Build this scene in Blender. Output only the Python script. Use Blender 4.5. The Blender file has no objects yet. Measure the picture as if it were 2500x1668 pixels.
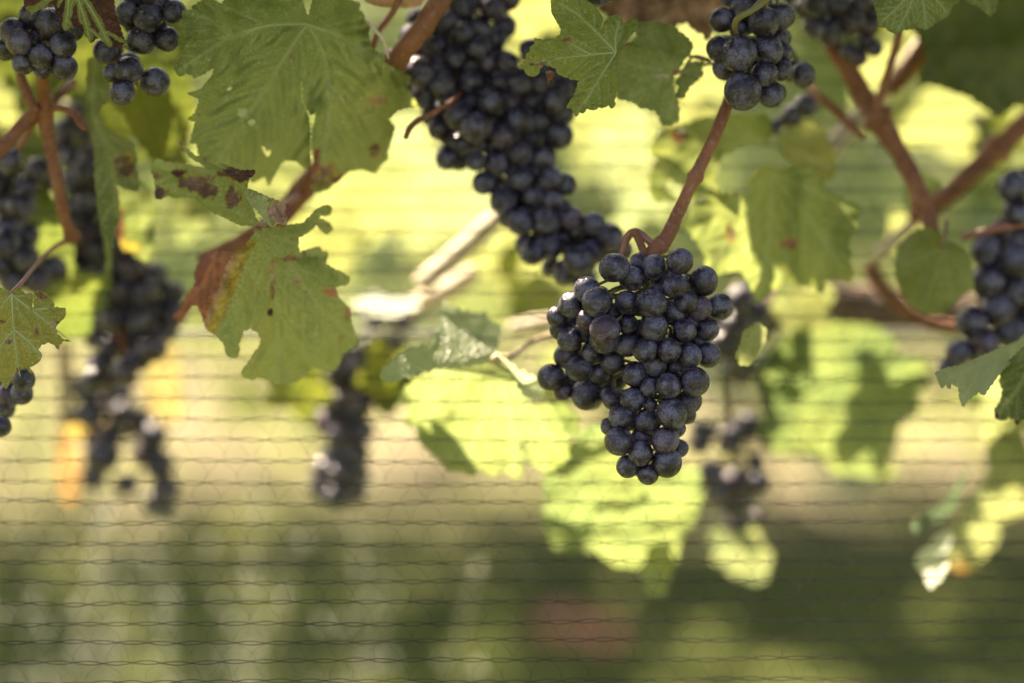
import bpy, math, random
import numpy as np
from mathutils import Vector, noise, geometry

random.seed(11)
RNG = np.random.default_rng(5)
scene = bpy.context.scene
COL = scene.collection

# ------------------------------------------------------------------ camera
FOCUS, PITCH, LENS = 1.20, math.radians(10), 85.0
RIGHT = Vector((1, 0, 0))
FWD = Vector((0, math.cos(PITCH), -math.sin(PITCH)))
UP = Vector((0, math.sin(PITCH), math.cos(PITCH)))
CAM = Vector((0, 0, 0.90)) - FWD * FOCUS
cam_data = bpy.data.cameras.new('camera')
cam = bpy.data.objects.new('camera', cam_data)
COL.objects.link(cam)
cam.location = CAM
cam.rotation_euler = (math.pi / 2 - PITCH, 0, 0)
cam_data.lens, cam_data.sensor_width = LENS, 36.0
cam_data.clip_start, cam_data.clip_end = 0.05, 500
cam_data.dof.use_dof = True
cam_data.dof.focus_distance = FOCUS
cam_data.dof.aperture_fstop = 2.0
scene.camera = cam

# ------------------------------------------------------------------ sky, sun, exposure
TO_SUN = Vector((-0.42, 0.52, 0.82)).normalized()
SUN_EL = math.asin(TO_SUN.z)
SUN_AZ = math.atan2(TO_SUN.x, TO_SUN.y)
world = bpy.data.worlds.new('World')
scene.world = world
world.use_nodes = True
wn = world.node_tree
sky = wn.nodes.new('ShaderNodeTexSky')
sky.sky_type = 'NISHITA'
sky.sun_disc = False
sky.sun_elevation = SUN_EL
sky.sun_rotation = SUN_AZ
sky.air_density, sky.dust_density, sky.ozone_density = 1.0, 2.5, 0.6
wn.links.new(sky.outputs[0], wn.nodes['Background'].inputs[0])
wn.nodes['Background'].inputs[1].default_value = 0.078
sun_data = bpy.data.lights.new('sun', 'SUN')
sun_data.energy, sun_data.angle, sun_data.color = 5.0, math.radians(0.53), (1.0, 0.93, 0.80)
sun = bpy.data.objects.new('sun', sun_data)
COL.objects.link(sun)
sun.rotation_euler = (-TO_SUN).to_track_quat('-Z', 'Y').to_euler()
scene.view_settings.view_transform = 'Standard'
scene.view_settings.look = 'None'
scene.view_settings.gamma = 1.0
scene.view_settings.exposure = 2.45
scene.view_settings.use_white_balance = True
scene.view_settings.white_balance_temperature = 7850
scene.view_settings.white_balance_tint = 14
cy = scene.cycles
cy.max_bounces, cy.diffuse_bounces, cy.glossy_bounces, cy.transmission_bounces = 5, 3, 2, 3
cy.caustics_reflective = cy.caustics_refractive = False

# ------------------------------------------------------------------ picture to place
K = 36.0 / LENS / 2500.0           # metres per photo pixel at one metre
def P(u, v, d):
    return CAM + FWD * d + RIGHT * ((u - 1250) * K * d) - UP * ((v - 834) * K * d)
def PA(uv, d):
    return (np.array(CAM) + np.outer(d, np.array(FWD)) + np.outer((uv[:, 0] - 1250) * K * d, np.array(RIGHT)) - np.outer((uv[:, 1] - 834) * K * d, np.array(UP)))
ZO = dict(S=(0, 0, 1), F=(0, 0, .94), Z1=(0, 0, 2.8), Z2=(400, 0, 2.8), Z3=(900, 0, 2.8), Z4=(1400, 0, 3.2667), Z5=(1900, 0, 3.2667),
          Z6=(0, 400, 3.2667), Z7=(380, 480, 2.8), Z9=(1300, 560, 2.45), Z10=(1600, 240, 2.8), Z11=(2000, 400, 2.412),
          Z12=(0, 700, 2.614), Z13=(640, 740, 2.8), Z14=(940, 720, 2.24), Z15=(1600, 800, 2.24))
def Z(k, pts):
    ox, oy, s = ZO[k]
    return [(ox + p[0] / s, oy + p[1] / s) + tuple(x / s if i == 0 else x for i, x in enumerate(p[2:])) for p in pts]

# ------------------------------------------------------------------ materials
def new_mat(name):
    m = bpy.data.materials.new(name)
    m.use_nodes = True
    nt = m.node_tree
    nt.nodes.clear()
    return m, nt
class NB:
    def __init__(s, nt): s.nt = nt
    def n(s, t, **kw):
        nd = s.nt.nodes.new(t)
        for k, v in kw.items(): setattr(nd, k, v)
        return nd
    def l(s, a, b): s.nt.links.new(a, b)
    def val(s, sock, x):
        if hasattr(x, 'is_linked'): s.l(x, sock)
        else: sock.default_value = x
    def mix(s, fac, a, b, mode='MIX'):
        m = s.n('ShaderNodeMix', data_type='RGBA', blend_type=mode)
        s.val(m.inputs[0], fac); s.val(m.inputs[6], a); s.val(m.inputs[7], b)
        return m.outputs[2]
    def math(s, op, a, b=0.0, c=0.0, clamp=False):
        m = s.n('ShaderNodeMath', operation=op, use_clamp=clamp)
        s.val(m.inputs[0], a); s.val(m.inputs[1], b); s.val(m.inputs[2], c)
        return m.outputs[0]
    def ramp(s, x, lo, hi, a=0.0, b=1.0):
        m = s.n('ShaderNodeMapRange', interpolation_type='SMOOTHSTEP')
        s.val(m.inputs[0], x); s.val(m.inputs[1], lo); s.val(m.inputs[2], hi); s.val(m.inputs[3], a); s.val(m.inputs[4], b)
        return m.outputs[0]
    def noise(s, vec, scale, detail=3.0, rough=.55):
        m = s.n('ShaderNodeTexNoise')
        s.l(vec, m.inputs['Vector']); m.inputs['Scale'].default_value = scale
        m.inputs['Detail'].default_value = detail; m.inputs['Roughness'].default_value = rough
        return m.outputs[0]
    def voro(s, vec, scale, feature='F1'):
        m = s.n('ShaderNodeTexVoronoi', feature=feature)
        s.l(vec, m.inputs['Vector']); m.inputs['Scale'].default_value = scale
        return m.outputs[0]
    def bump(s, h, strength, dist):
        m = s.n('ShaderNodeBump')
        s.l(h, m.inputs['Height']); m.inputs['Strength'].default_value = strength; m.inputs['Distance'].default_value = dist
        return m.outputs[0]
    def rndvec(s, amount=13.0):
        tc = s.n('ShaderNodeTexCoord'); oi = s.n('ShaderNodeObjectInfo')
        v = s.n('ShaderNodeVectorMath', operation='ADD')
        k = s.math('MULTIPLY', oi.outputs['Random'], amount)
        s.l(tc.outputs['Object'], v.inputs[0]); s.l(k, v.inputs[1])
        return v.outputs[0], oi
def c4(c): return (c[0], c[1], c[2], 1.0)

def leaf_material(simple=False):
    m, nt = new_mat('leaf_far' if simple else 'leaf')
    b = NB(nt)
    vec, oi = b.rndvec()
    col = oi.outputs['Color']
    big = b.noise(vec, 22, 4)
    base = b.mix(b.ramp(big, .3, .72), b.mix(1.0, col, (.72, .80, .75, 1), 'MULTIPLY'), b.mix(1.0, col, (1.32, 1.18, 1.1, 1), 'MULTIPLY'))
    if not simple:
        vein = b.n('ShaderNodeAttribute', attribute_name='vein').outputs['Fac']
        cell = b.voro(vec, 330, 'DISTANCE_TO_EDGE')
        net = b.ramp(cell, .0, .10, 1.0, 0.0)
        base = b.mix(b.math('MULTIPLY', net, .28), base, b.mix(1.0, col, (1.7, 1.55, 1.9, 1), 'MULTIPLY'))
        base = b.mix(b.math('MULTIPLY', vein, .52), base, b.mix(.72, col, (.42, .46, .22, 1)))
        sp = b.noise(vec, 900, 2, .7)
        dust = b.math('MULTIPLY', b.ramp(sp, .60, .72), b.ramp(b.noise(vec, 35, 3), .38, .62))
        base = b.mix(b.math('MULTIPLY', dust, .55), base, (.46, .50, .36, 1))
        spots = b.math('MULTIPLY', b.ramp(b.noise(vec, 75, 4, .65), .66, .71), .75)
        base = b.mix(spots, base, (.13, .075, .05, 1))
        sa = b.n('ShaderNodeAttribute', attribute_name='stain_amount').outputs['Fac']
        sc = b.n('ShaderNodeAttribute', attribute_name='stain').outputs['Color']
        nz = b.math('SUBTRACT', b.noise(vec, 210, 5, .75), .5)
        sa = b.ramp(b.math('ADD', sa, b.math('MULTIPLY', nz, b.ramp(sa, 0.0, .25, 0.0, 1.7))), .38, .62)
        scn = b.mix(b.ramp(b.noise(vec, 70, 5, .65), .3, .7), b.mix(1.0, sc, (.48, .42, .45, 1), 'MULTIPLY'), b.mix(1.0, sc, (1.5, 1.5, 1.5, 1), 'MULTIPLY'))
    geo = b.n('ShaderNodeNewGeometry')
    under = b.mix(.55, b.mix(1.0, base, (1.5, 1.45, 2.4, 1), 'MULTIPLY'), (.30, .34, .24, 1))
    base = b.mix(b.math('MULTIPLY', geo.outputs['Backfacing'], .75), base, under)
    va = b.n('ShaderNodeAttribute', attribute_name='vein').outputs['Fac']
    thick = b.math('MULTIPLY', va, .5) if simple else b.math('ADD', b.math('MULTIPLY', va, .55), b.math('MULTIPLY', net, .16))
    trans = b.mix(1.0, base, (2.4, 2.3, 2.3, 1), 'MULTIPLY')
    trans = b.mix(thick, trans, b.mix(1.0, trans, (.42, .48, .40, 1), 'MULTIPLY'))
    trans = b.mix(b.ramp(big, .35, .7, 0.0, .5), trans, b.mix(1.0, trans, (.62, .74, .55, 1), 'MULTIPLY'))
    if not simple:
        base = b.mix(sa, base, scn)
        trans = b.mix(sa, trans, b.mix(1.0, scn, (1.05, .95, .75, 1), 'MULTIPLY'))
    pr = b.n('ShaderNodeBsdfPrincipled')
    b.l(base, pr.inputs['Base Color'])
    pr.inputs['Roughness'].default_value = .43
    pr.inputs['Specular IOR Level'].default_value = .5
    tr = b.n('ShaderNodeBsdfTranslucent')
    b.l(trans, tr.inputs['Color'])
    if not simple:
        h = b.math('ADD', b.math('MULTIPLY', b.ramp(cell, 0, .22), 1.0), b.math('MULTIPLY', b.noise(vec, 700, 3, .7), .55))
        nrm = b.bump(h, .85, .0012)
        b.l(nrm, pr.inputs['Normal'])
    mx = b.n('ShaderNodeMixShader')
    mx.inputs[0].default_value = .46
    b.l(pr.outputs[0], mx.inputs[1]); b.l(tr.outputs[0], mx.inputs[2])
    out = b.n('ShaderNodeOutputMaterial')
    b.l(mx.outputs[0], out.inputs[0])
    return m

def grape_material():
    m, nt = new_mat('grape_skin')
    b = NB(nt)
    vec, oi = b.rndvec(40)
    skin = b.mix(b.noise(vec, 1.3, 2), (.008, .005, .010, 1), (.024, .012, .020, 1))
    skin = b.mix(b.ramp(oi.outputs['Random'], .80, 1.0), skin, (.045, .016, .026, 1))
    bloomc = b.mix(b.noise(vec, .9, 1), (.100, .094, .168, 1), (.152, .136, .188, 1))
    n1 = b.ramp(b.noise(vec, 1.25, 5, .62), .38, .66)
    n2 = b.ramp(b.noise(vec, 7.0, 4, .65), .34, .52)
    patch = b.ramp(b.voro(vec, 2.6), .10, .17)
    dots = b.ramp(b.voro(vec, 9.0), .10, .18)
    bloom = b.math('MULTIPLY', b.math('MULTIPLY', b.ramp(n1, 0, 1, .06, 1.0), b.ramp(n2, 0, 1, .30, 1.0)), b.math('MULTIPLY', patch, b.ramp(dots, 0, 1, .45, 1)))
    col = b.mix(b.math('MULTIPLY', bloom, .82), skin, bloomc)
    fleck = b.math('MULTIPLY', b.ramp(b.voro(vec, 10.5), .115, .06), b.ramp(b.noise(vec, 1.7, 2), .46, .62))
    col = b.mix(b.math('MULTIPLY', fleck, .8), col, (.46, .43, .38, 1))
    scar = b.math('MULTIPLY', b.ramp(b.voro(vec, 1.15), .13, .07), b.ramp(b.noise(vec, 9, 3), .45, .6))
    col = b.mix(b.math('MULTIPLY', scar, .7), col, (.22, .11, .05, 1))
    pr = b.n('ShaderNodeBsdfPrincipled')
    b.l(col, pr.inputs['Base Color'])
    b.l(b.ramp(bloom, 0, 1, .16, .40), pr.inputs['Roughness'])
    pr.inputs['Specular IOR Level'].default_value = .5
    b.l(b.bump(b.math('ADD', fleck, b.math('MULTIPLY', n2, .3)), .25, .05), pr.inputs['Normal'])
    out = b.n('ShaderNodeOutputMaterial')
    b.l(pr.outputs[0], out.inputs[0])
    return m

def wood_material(name, c1, c2, c3, rough=.6, streak=1.0):
    m, nt = new_mat(name)
    b = NB(nt)
    vec, oi = b.rndvec()
    n1 = b.noise(vec, 55, 5, .65)
    n2 = b.noise(vec, 420, 4, .65)
    col = b.mix(b.ramp(n1, .3, .7), c4(c1), c4(c2))
    col = b.mix(b.math('MULTIPLY', b.ramp(n2, .52, .70), .55), col, c4(c3))
    pr = b.n('ShaderNodeBsdfPrincipled')
    b.l(col, pr.inputs['Base Color'])
    pr.inputs['Roughness'].default_value = rough
    b.l(b.bump(b.math('ADD', n2, n1), .9 * streak, .0018), pr.inputs['Normal'])
    out = b.n('ShaderNodeOutputMaterial')
    b.l(pr.outputs[0], out.inputs[0])
    return m

def plain_material(name, c1, c2, scale, rough=.6, spec=.4):
    m, nt = new_mat(name)
    b = NB(nt)
    vec, oi = b.rndvec()
    col = b.mix(b.noise(vec, scale, 4), c4(c1), c4(c2))
    pr = b.n('ShaderNodeBsdfPrincipled')
    b.l(col, pr.inputs['Base Color'])
    pr.inputs['Roughness'].default_value = rough
    pr.inputs['Specular IOR Level'].default_value = spec
    out = b.n('ShaderNodeOutputMaterial')
    b.l(pr.outputs[0], out.inputs[0])
    return m

def ground_material():
    m, nt = new_mat('ground_cover')
    b = NB(nt)
    tc = b.n('ShaderNodeTexCoord')
    sep = b.n('ShaderNodeSeparateXYZ')
    b.l(tc.outputs['Object'], sep.inputs[0])
    vec = tc.outputs['Object']
    wob = b.math('MULTIPLY', b.math('SUBTRACT', b.noise(vec, 1.7, 4), .5), .9)
    y = b.math('ADD', sep.outputs[1], wob)
    a = b.math('MULTIPLY', b.ramp(y, 2.5, 3.6), b.ramp(y, 5.6, 4.4))
    grass = b.mix(b.noise(vec, 7, 5), (.058, .076, .022, 1), (.115, .126, .042, 1))
    soil = b.mix(b.noise(vec, 11, 5), (.120, .104, .066, 1), (.180, .158, .108, 1))
    soil = b.mix(b.ramp(b.noise(vec, 3.1, 3), .48, .62), soil, (.20, .21, .08, 1))
    col = b.mix(a, grass, soil)
    pr = b.n('ShaderNodeBsdfPrincipled')
    b.l(col, pr.inputs['Base Color'])
    pr.inputs['Roughness'].default_value = .9
    pr.inputs['Specular IOR Level'].default_value = .03
    b.l(b.bump(b.noise(vec, 40, 5), .8, .02), pr.inputs['Normal'])
    out = b.n('ShaderNodeOutputMaterial')
    b.l(pr.outputs[0], out.inputs[0])
    return m

M_LEAF, M_FAR, M_GRAPE = leaf_material(), leaf_material(True), grape_material()
M_CANE = wood_material('cane_bark', (.19, .058, .026), (.30, .110, .050), (.40, .25, .16))
M_OLD_LIT = wood_material('sunlit_weathered_cane', (.55, .43, .29), (.72, .60, .46), (.40, .27, .17))  # peeled old wood, paled further to imitate sunlight
M_CORDON = wood_material('cordon_bark', (.10, .062, .045), (.20, .13, .095), (.30, .21, .16), .85, 1.6)
M_PET = wood_material('petiole_skin', (.26, .075, .065), (.30, .13, .075), (.36, .26, .12), .45, .4)
M_PALEPET = wood_material('pale_petiole_skin', (.45, .30, .20), (.50, .42, .20), (.50, .28, .22), .45, .4)
M_STEM = wood_material('bunch_stem_skin', (.14, .15, .045), (.20, .15, .065), (.22, .10, .06), .55, .6)
M_VEIN = plain_material('leaf_vein', (.27, .32, .12), (.38, .40, .19), 60, .5)
M_NET = plain_material('net_thread', (.030, .022, .024), (.055, .042, .040), 90, .6, .08)
M_WIRE = plain_material('galvanised_wire', (.34, .34, .33), (.50, .49, .47), 40, .35)
M_WIRE.node_tree.nodes['Principled BSDF'].inputs['Metallic'].default_value = .8
M_FALLEN = plain_material('fallen_leaf_skin', (.42, .13, .11), (.50, .19, .15), 30, .7, .1)
M_SPECK = plain_material('bokeh_speck', (.48, .46, .36), (.62, .60, .52), 60, .45)  # pale skin of the specks that make the light discs
M_GROUND = ground_material()
M_GRASS = plain_material('grass_blade', (.056, .076, .018), (.120, .126, .042), .8, .7, .08)

# ------------------------------------------------------------------ mesh helpers
def mesh_obj(name, verts, faces, mat, loc=Vector((0, 0, 0)), parent=None, smooth=True):
    """verts in world space; stored relative to loc; parent is an Empty or object with identity rotation"""
    me = bpy.data.meshes.new(name)
    va = np.asarray(verts, dtype=np.float64) - np.array(loc)
    me.from_pydata(va.tolist(), [], faces)
    if smooth: me.polygons.foreach_set('use_smooth', [True] * len(me.polygons))
    me.materials.append(mat)
    me.update()
    o = bpy.data.objects.new(name, me)
    COL.objects.link(o)
    put(o, loc, parent)
    return o
WORLD_AT = {}
def put(o, loc, parent=None):
    WORLD_AT[o] = Vector(loc)
    if parent is not None:
        o.parent = parent
        o.location = Vector(loc) - WORLD_AT[parent]
    else:
        o.location = loc
def thing(name, label, cat, loc, group=None):
    o = bpy.data.objects.new(name, None)
    o.empty_display_size = .02
    COL.objects.link(o)
    put(o, loc)
    o['label'], o['category'] = label, cat
    if group: o['group'] = group
    return o
def tag(o, label, cat, group=None):
    o['label'], o['category'] = label, cat
    if group: o['group'] = group

def smooth_path(pts, n=6):
    """Catmull-Rom through rows of numbers"""
    p = [np.array(x, float) for x in pts]
    if len(p) < 3:
        return [p[0] + (p[-1] - p[0]) * t for t in np.linspace(0, 1, n + 1)]
    q = [2 * p[0] - p[1]] + p + [2 * p[-1] - p[-2]]
    out = []
    for i in range(1, len(q) - 2):
        for k in range(n):
            t = k / n
            a, b_, c, d = q[i - 1], q[i], q[i + 1], q[i + 2]
            out.append(.5 * ((2 * b_) + (-a + c) * t + (2 * a - 5 * b_ + 4 * c - d) * t * t + (-a + 3 * b_ - 3 * c + d) * t ** 3))
    out.append(p[-1])
    return out
def tube_geo(pts, radii, sides=8, verts=None, faces=None, lump=0.0, caps=True):
    verts = [] if verts is None else verts
    faces = [] if faces is None else faces
    base = len(verts)
    n = len(pts)
    pts = [Vector(p) for p in pts]
    ref = Vector((.31, .83, .45)).normalized()
    for i in range(n):
        t = (pts[min(i + 1, n - 1)] - pts[max(i - 1, 0)])
        if t.length < 1e-9: t = Vector((0, 0, 1))
        t.normalize()
        a = t.cross(ref)
        if a.length < 1e-4: a = t.cross(Vector((1, 0, 0)))
        a.normalize()
        b_ = t.cross(a)
        for k in range(sides):
            th = 2 * math.pi * k / sides
            r = radii[i]
            if lump: r *= 1 + lump * noise.noise(Vector((pts[i].x * 160 + math.cos(th), pts[i].y * 160, pts[i].z * 160 + math.sin(th))))
            verts.append(tuple(pts[i] + (a * math.cos(th) + b_ * math.sin(th)) * r))
    for i in range(n - 1):
        for k in range(sides):
            k2 = (k + 1) % sides
            faces.append((base + i * sides + k, base + i * sides + k2, base + (i + 1) * sides + k2, base + (i + 1) * sides + k))
    if caps:
        faces.append(tuple(base + k for k in range(sides))[::-1])
        faces.append(tuple(base + (n - 1) * sides + k for k in range(sides)))
    return verts, faces

def cane(parent, name, z, pts, rpx, d, mat=None, nodes=(), sides=12, label=None, lump=.17, n=8):
    """pts: zoom points with optional own depth; rpx in zoom pixels"""
    s = ZO[z][2]
    src = Z(z, [p[:2] for p in pts])
    rr = rpx if isinstance(rpx, (list, tuple)) else [rpx] * len(pts)
    dd = d if isinstance(d, (list, tuple)) else [d] * len(pts)
    rows = smooth_path([(a[0], a[1], r / s, q) for a, r, q in zip(src, rr, dd)], n)
    P3 = [P(r[0], r[1], r[3]) for r in rows]
    R3 = [r[2] * K * r[3] for r in rows]
    L = len(P3) - 1
    for f in nodes:
        for i in range(L + 1):
            R3[i] *= 1 + .42 * math.exp(-((i / L - f) * L / 1.1) ** 2)
    v, f = tube_geo(P3, R3, sides, lump=lump)
    o = mesh_obj(name, v, f, mat or M_CANE, P3[0], parent)
    if label: o['label'] = label
    return o

# ------------------------------------------------------------------ leaves
def area2(p):
    return sum(p[i][0] * p[(i + 1) % len(p)][1] - p[(i + 1) % len(p)][0] * p[i][1] for i in range(len(p)))
def serrate(poly, spacing, amp, seed=0):
    if amp <= 0: return poly
    rnd = random.Random(seed)
    sgn = 1 if area2(poly) > 0 else -1
    out = []
    n = len(poly)
    for i in range(n):
        a, b_ = np.array(poly[i]), np.array(poly[(i + 1) % n])
        L = np.linalg.norm(b_ - a)
        out.append(tuple(a))
        k = int(round(L / spacing))
        if k < 1 or L < 1e-6: continue
        t = (b_ - a) / L
        nr = np.array((t[1], -t[0])) * sgn
        for j in range(k):
            s0, s1 = j / k, (j + 1) / k
            m_ = s0 + (s1 - s0) * rnd.uniform(.45, .75)
            h = amp * rnd.uniform(.5, 1.25) * min(1, L / k / spacing)
            out.append(tuple(a + t * L * (s0 + (m_ - s0) * .5) + nr * h * .35))
            out.append(tuple(a + t * L * m_ + nr * h))
            if j < k - 1: out.append(tuple(a + t * L * s1 - nr * h * .15))
    return out
def inside(pts, poly):
    q = np.asarray([p[:2] for p in poly], float)
    x0, y0 = q[:, 0], q[:, 1]
    x1, y1 = np.roll(x0, 1), np.roll(y0, 1)
    dy = np.where(np.abs(y1 - y0) < 1e-12, 1e-12, y1 - y0)
    out = np.zeros(len(pts), bool)
    for k in range(0, len(pts), 4000):
        x, y = pts[k:k + 4000, 0:1], pts[k:k + 4000, 1:2]
        hit = ((y0 > y) != (y1 > y)) & (x < (x1 - x0) * (y - y0) / dy + x0)
        out[k:k + 4000] = hit.sum(axis=1) % 2 == 1
    return out
def segdist(pts, segs):
    best = np.full(len(pts), 1e9)
    for a, b_ in segs:
        a, b_ = np.array(a), np.array(b_)
        ab = b_ - a
        L = ab @ ab
        t = np.clip(((pts - a) @ ab) / (L if L > 1e-9 else 1), 0, 1)
        best = np.minimum(best, np.hypot(*(pts - a - t[:, None] * ab).T))
    return best
def auto_tips(poly, J, n=5):
    p = np.array(poly) - np.array(J)
    r = np.hypot(p[:, 0], p[:, 1]); th = np.arctan2(p[:, 1], p[:, 0])
    tips = []
    for i in np.argsort(-r):
        if all(abs((th[i] - th[k] + math.pi) % (2 * math.pi) - math.pi) > .55 for k in tips):
            tips.append(i)
            if len(tips) >= n: break
    return [tuple(poly[i]) for i in tips]
def vein_lines(J, tips, poly, sub=5):
    out = []
    for ti, T in enumerate(tips):
        main = T if isinstance(T, list) else [J, ((J[0] + T[0]) / 2 + (T[1] - J[1]) * .03, (J[1] + T[1]) / 2 - (T[0] - J[0]) * .03),
                                                  (J[0] + (T[0] - J[0]) * .95, J[1] + (T[1] - J[1]) * .95)]
        path = [tuple(x) for x in smooth_path(main, 8)]
        branches = []
        L = len(path)
        tot = math.hypot(path[-1][0] - path[0][0], path[-1][1] - path[0][1])
        for q in range(sub):
            f = .20 + .68 * q / max(sub - 1, 1)
            for sgn in (-1, 1):
                i = min(L - 2, int((f + .05 * sgn) * (L - 1)))
                a = path[i]
                dx, dy = path[i + 1][0] - a[0], path[i + 1][1] - a[1]
                h = math.atan2(dy, dx) + sgn * math.radians(48)
                step = tot * .04
                br = [a]
                x, y = a
                for k in range(9):
                    h -= sgn * .045
                    x += math.cos(h) * step; y += math.sin(h) * step
                    if not inside(np.array([[x, y]]), poly)[0]: break
                    br.append((x, y))
                if len(br) > 2: branches.append(br)
        out.append((path, branches))
    return out

LEAF_SEED = [0]
def leaf(parent, sheets, J, depth, color, grid=9, teeth=(24, 5), veins=None, ribs=False, stains=(), edge=0.0, edgecol=(.16, .08, .05),
         wav=.004, wavs=130.0, quilt=.0009, label=None, petiole=None, pet_r=1.1, pet_mat=None, holes=(), under=False, sub=5, vw=5.0, stainfn=None, name='leaf', mat=None):
    """sheets: list of outlines in photo pixels, or of (outline, depth) pairs. depth: (d0, ax, ay, bx, by) or a function"""
    LEAF_SEED[0] += 1
    seed = LEAF_SEED[0]
    V, Fc, VE, ED, SC, SA = [], [], [], [], [], []
    veinparts = []
    for sh in sheets:
        if isinstance(sh, tuple): outline, dp, u_flag = sh[0], sh[1], (sh[2] if len(sh) > 2 else under)
        else: outline, dp, u_flag = sh, depth, under
        outline = [tuple(p[:2]) for p in outline]
        poly = serrate(outline, teeth[0], teeth[1], seed)
        def dfun(u, v, dp=dp, seed=seed):
            if callable(dp): return dp(u, v)
            U, W = (u - J[0]) / 500.0, (v - J[1]) / 500.0
            d0, ax, ay, bx, by = dp
            return d0 + ax * U + ay * W + bx * U * U + by * W * W
        pa = np.array(poly)
        g = grid
        xs = np.arange(pa[:, 0].min(), pa[:, 0].max(), g); ys = np.arange(pa[:, 1].min(), pa[:, 1].max(), g * .87)
        G = np.array([(x + (g / 2 if j % 2 else 0), y) for j, y in enumerate(ys) for x in xs])
        if len(G):
            G += RNG.uniform(-.12, .12, G.shape) * g
            G = G[inside(G, poly)]
        segs = [(poly[i], poly[(i + 1) % len(poly)]) for i in range(len(poly))]
        for h in holes: segs += [(h[i], h[(i + 1) % len(h)]) for i in range(len(h))]
        if len(G): G = G[segdist(G, segs) > g * .55]
        allp = [Vector(p) for p in poly]
        edges = [(i, (i + 1) % len(poly)) for i in range(len(poly))]
        for h in holes:
            b0 = len(allp)
            allp += [Vector(p) for p in h]
            edges += [(b0 + i, b0 + (i + 1) % len(h)) for i in range(len(h))]
        allp += [Vector(p) for p in G]
        r = geometry.delaunay_2d_cdt(allp, edges, [], 0, 1e-4)
        pv = np.array([(p.x, p.y) for p in r[0]])
        tri = np.array([f for f in r[2] if len(f) == 3])
        cen = pv[tri].mean(axis=1)
        ok = inside(cen, poly)
        for h in holes: ok &= ~inside(cen, h)
        tri = tri[ok]
        used = np.unique(tri)
        remap = -np.ones(len(pv), int); remap[used] = np.arange(len(used))
        pv = pv[used]; tri = remap[tri]
        vl = vein_lines(J, veins if veins is not None else auto_tips(poly, J), poly, sub)
        msegs = [(p[i], p[i + 1]) for p, _ in vl for i in range(len(p) - 1)]
        bsegs = [(q[i], q[i + 1]) for _, bb in vl for q in bb for i in range(len(q) - 1)]
        dm = segdist(pv, msegs) if msegs else np.full(len(pv), 1e3)
        db = segdist(pv, bsegs) if bsegs else np.full(len(pv), 1e3)
        de = segdist(pv, segs)
        depthv = np.array([dfun(a, c) for a, c in pv])
        nz = np.array([noise.noise(Vector((a / wavs, c / wavs, seed * 3.7))) + .45 * noise.noise(Vector((a / wavs * 2.7, c / wavs * 2.7, seed * 5.1))) for a, c in pv])
        edgecurl = np.exp(-de / 14.0)
        dep = depthv + wav * nz * (1 + .7 * edgecurl) - quilt * (1 - np.exp(-(np.minimum(dm, db * 1.35) / (vw * 2.6)) ** 2))
        base = len(V)
        V += PA(pv, dep).tolist()
        # orientation: towards the camera unless the sheet shows its underside
        t0 = pv[tri]
        sg = (t0[:, 1, 0] - t0[:, 0, 0]) * (t0[:, 2, 1] - t0[:, 0, 1]) - (t0[:, 1, 1] - t0[:, 0, 1]) * (t0[:, 2, 0] - t0[:, 0, 0])
        for f, s_ in zip(tri, sg):
            f = [int(x) + base for x in f]
            if (s_ > 0) != bool(u_flag): f = f[::-1]
            Fc.append(tuple(f))
        VE += list(np.maximum(np.exp(-(dm / vw) ** 2), .55 * np.exp(-(db / (vw * .7)) ** 2)))
        sc = np.tile(np.array(edgecol, float), (len(pv), 1))
        sa = edge * np.exp(-de / 9.0) * (0.6 + .8 * np.clip(nz + .2, 0, 1))
        warp = np.array([noise.noise(Vector((a / 17, c / 17, 4.4))) + .6 * noise.noise(Vector((a / 7, c / 7, 9.1))) for a, c in pv]) if stains else None
        for (su, sv, ru, rv, scol, amt) in stains:
            q = np.hypot((pv[:, 0] - su) / ru, (pv[:, 1] - sv) / rv) + .55 * warp
            w = .62 * np.clip((1.9 - q) / .7, 0, 1)              # yellowed margin round the dead tissue
            m_ = w > sa
            sa[m_] = w[m_]; sc[m_] = (.34, .27, .06)
            w = amt * np.clip(1.6 - q, 0, 1)
            m_ = w > np.minimum(sa, .30)
            m_ &= q < 1.22
            sa[m_] = np.maximum(w[m_], .6); sc[m_] = scol
        if stainfn is not None:
            for i, (a, c) in enumerate(pv):
                rr = stainfn(a, c, dm[i], db[i], de[i])
                if rr and rr[1] > sa[i]: sc[i] = rr[0]; sa[i] = rr[1]
        SC += list(sc); SA += list(sa)
        if ribs: veinparts.append((vl, dfun, u_flag, seed))
    loc = P(J[0], J[1], np.mean([((sh[1] if isinstance(sh, tuple) and not callable(sh[1]) else depth)[0]) for sh in sheets]) if not callable(depth) else depth(*J))
    o = mesh_obj(name, V, Fc, mat or (M_FAR if grid >= 12 and not stains and stainfn is None else M_LEAF), loc, parent)
    o.color = (*color, 1)
    me = o.data
    at = me.attributes.new('vein', 'FLOAT', 'POINT'); at.data.foreach_set('value', np.array(VE, np.float32))
    at = me.attributes.new('stain_amount', 'FLOAT', 'POINT'); at.data.foreach_set('value', np.array(SA, np.float32))
    at = me.attributes.new('stain', 'FLOAT_COLOR', 'POINT')
    at.data.foreach_set('color', np.hstack([np.array(SC), np.ones((len(SC), 1))]).astype(np.float32).ravel())
    if label: o['label'] = label
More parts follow.
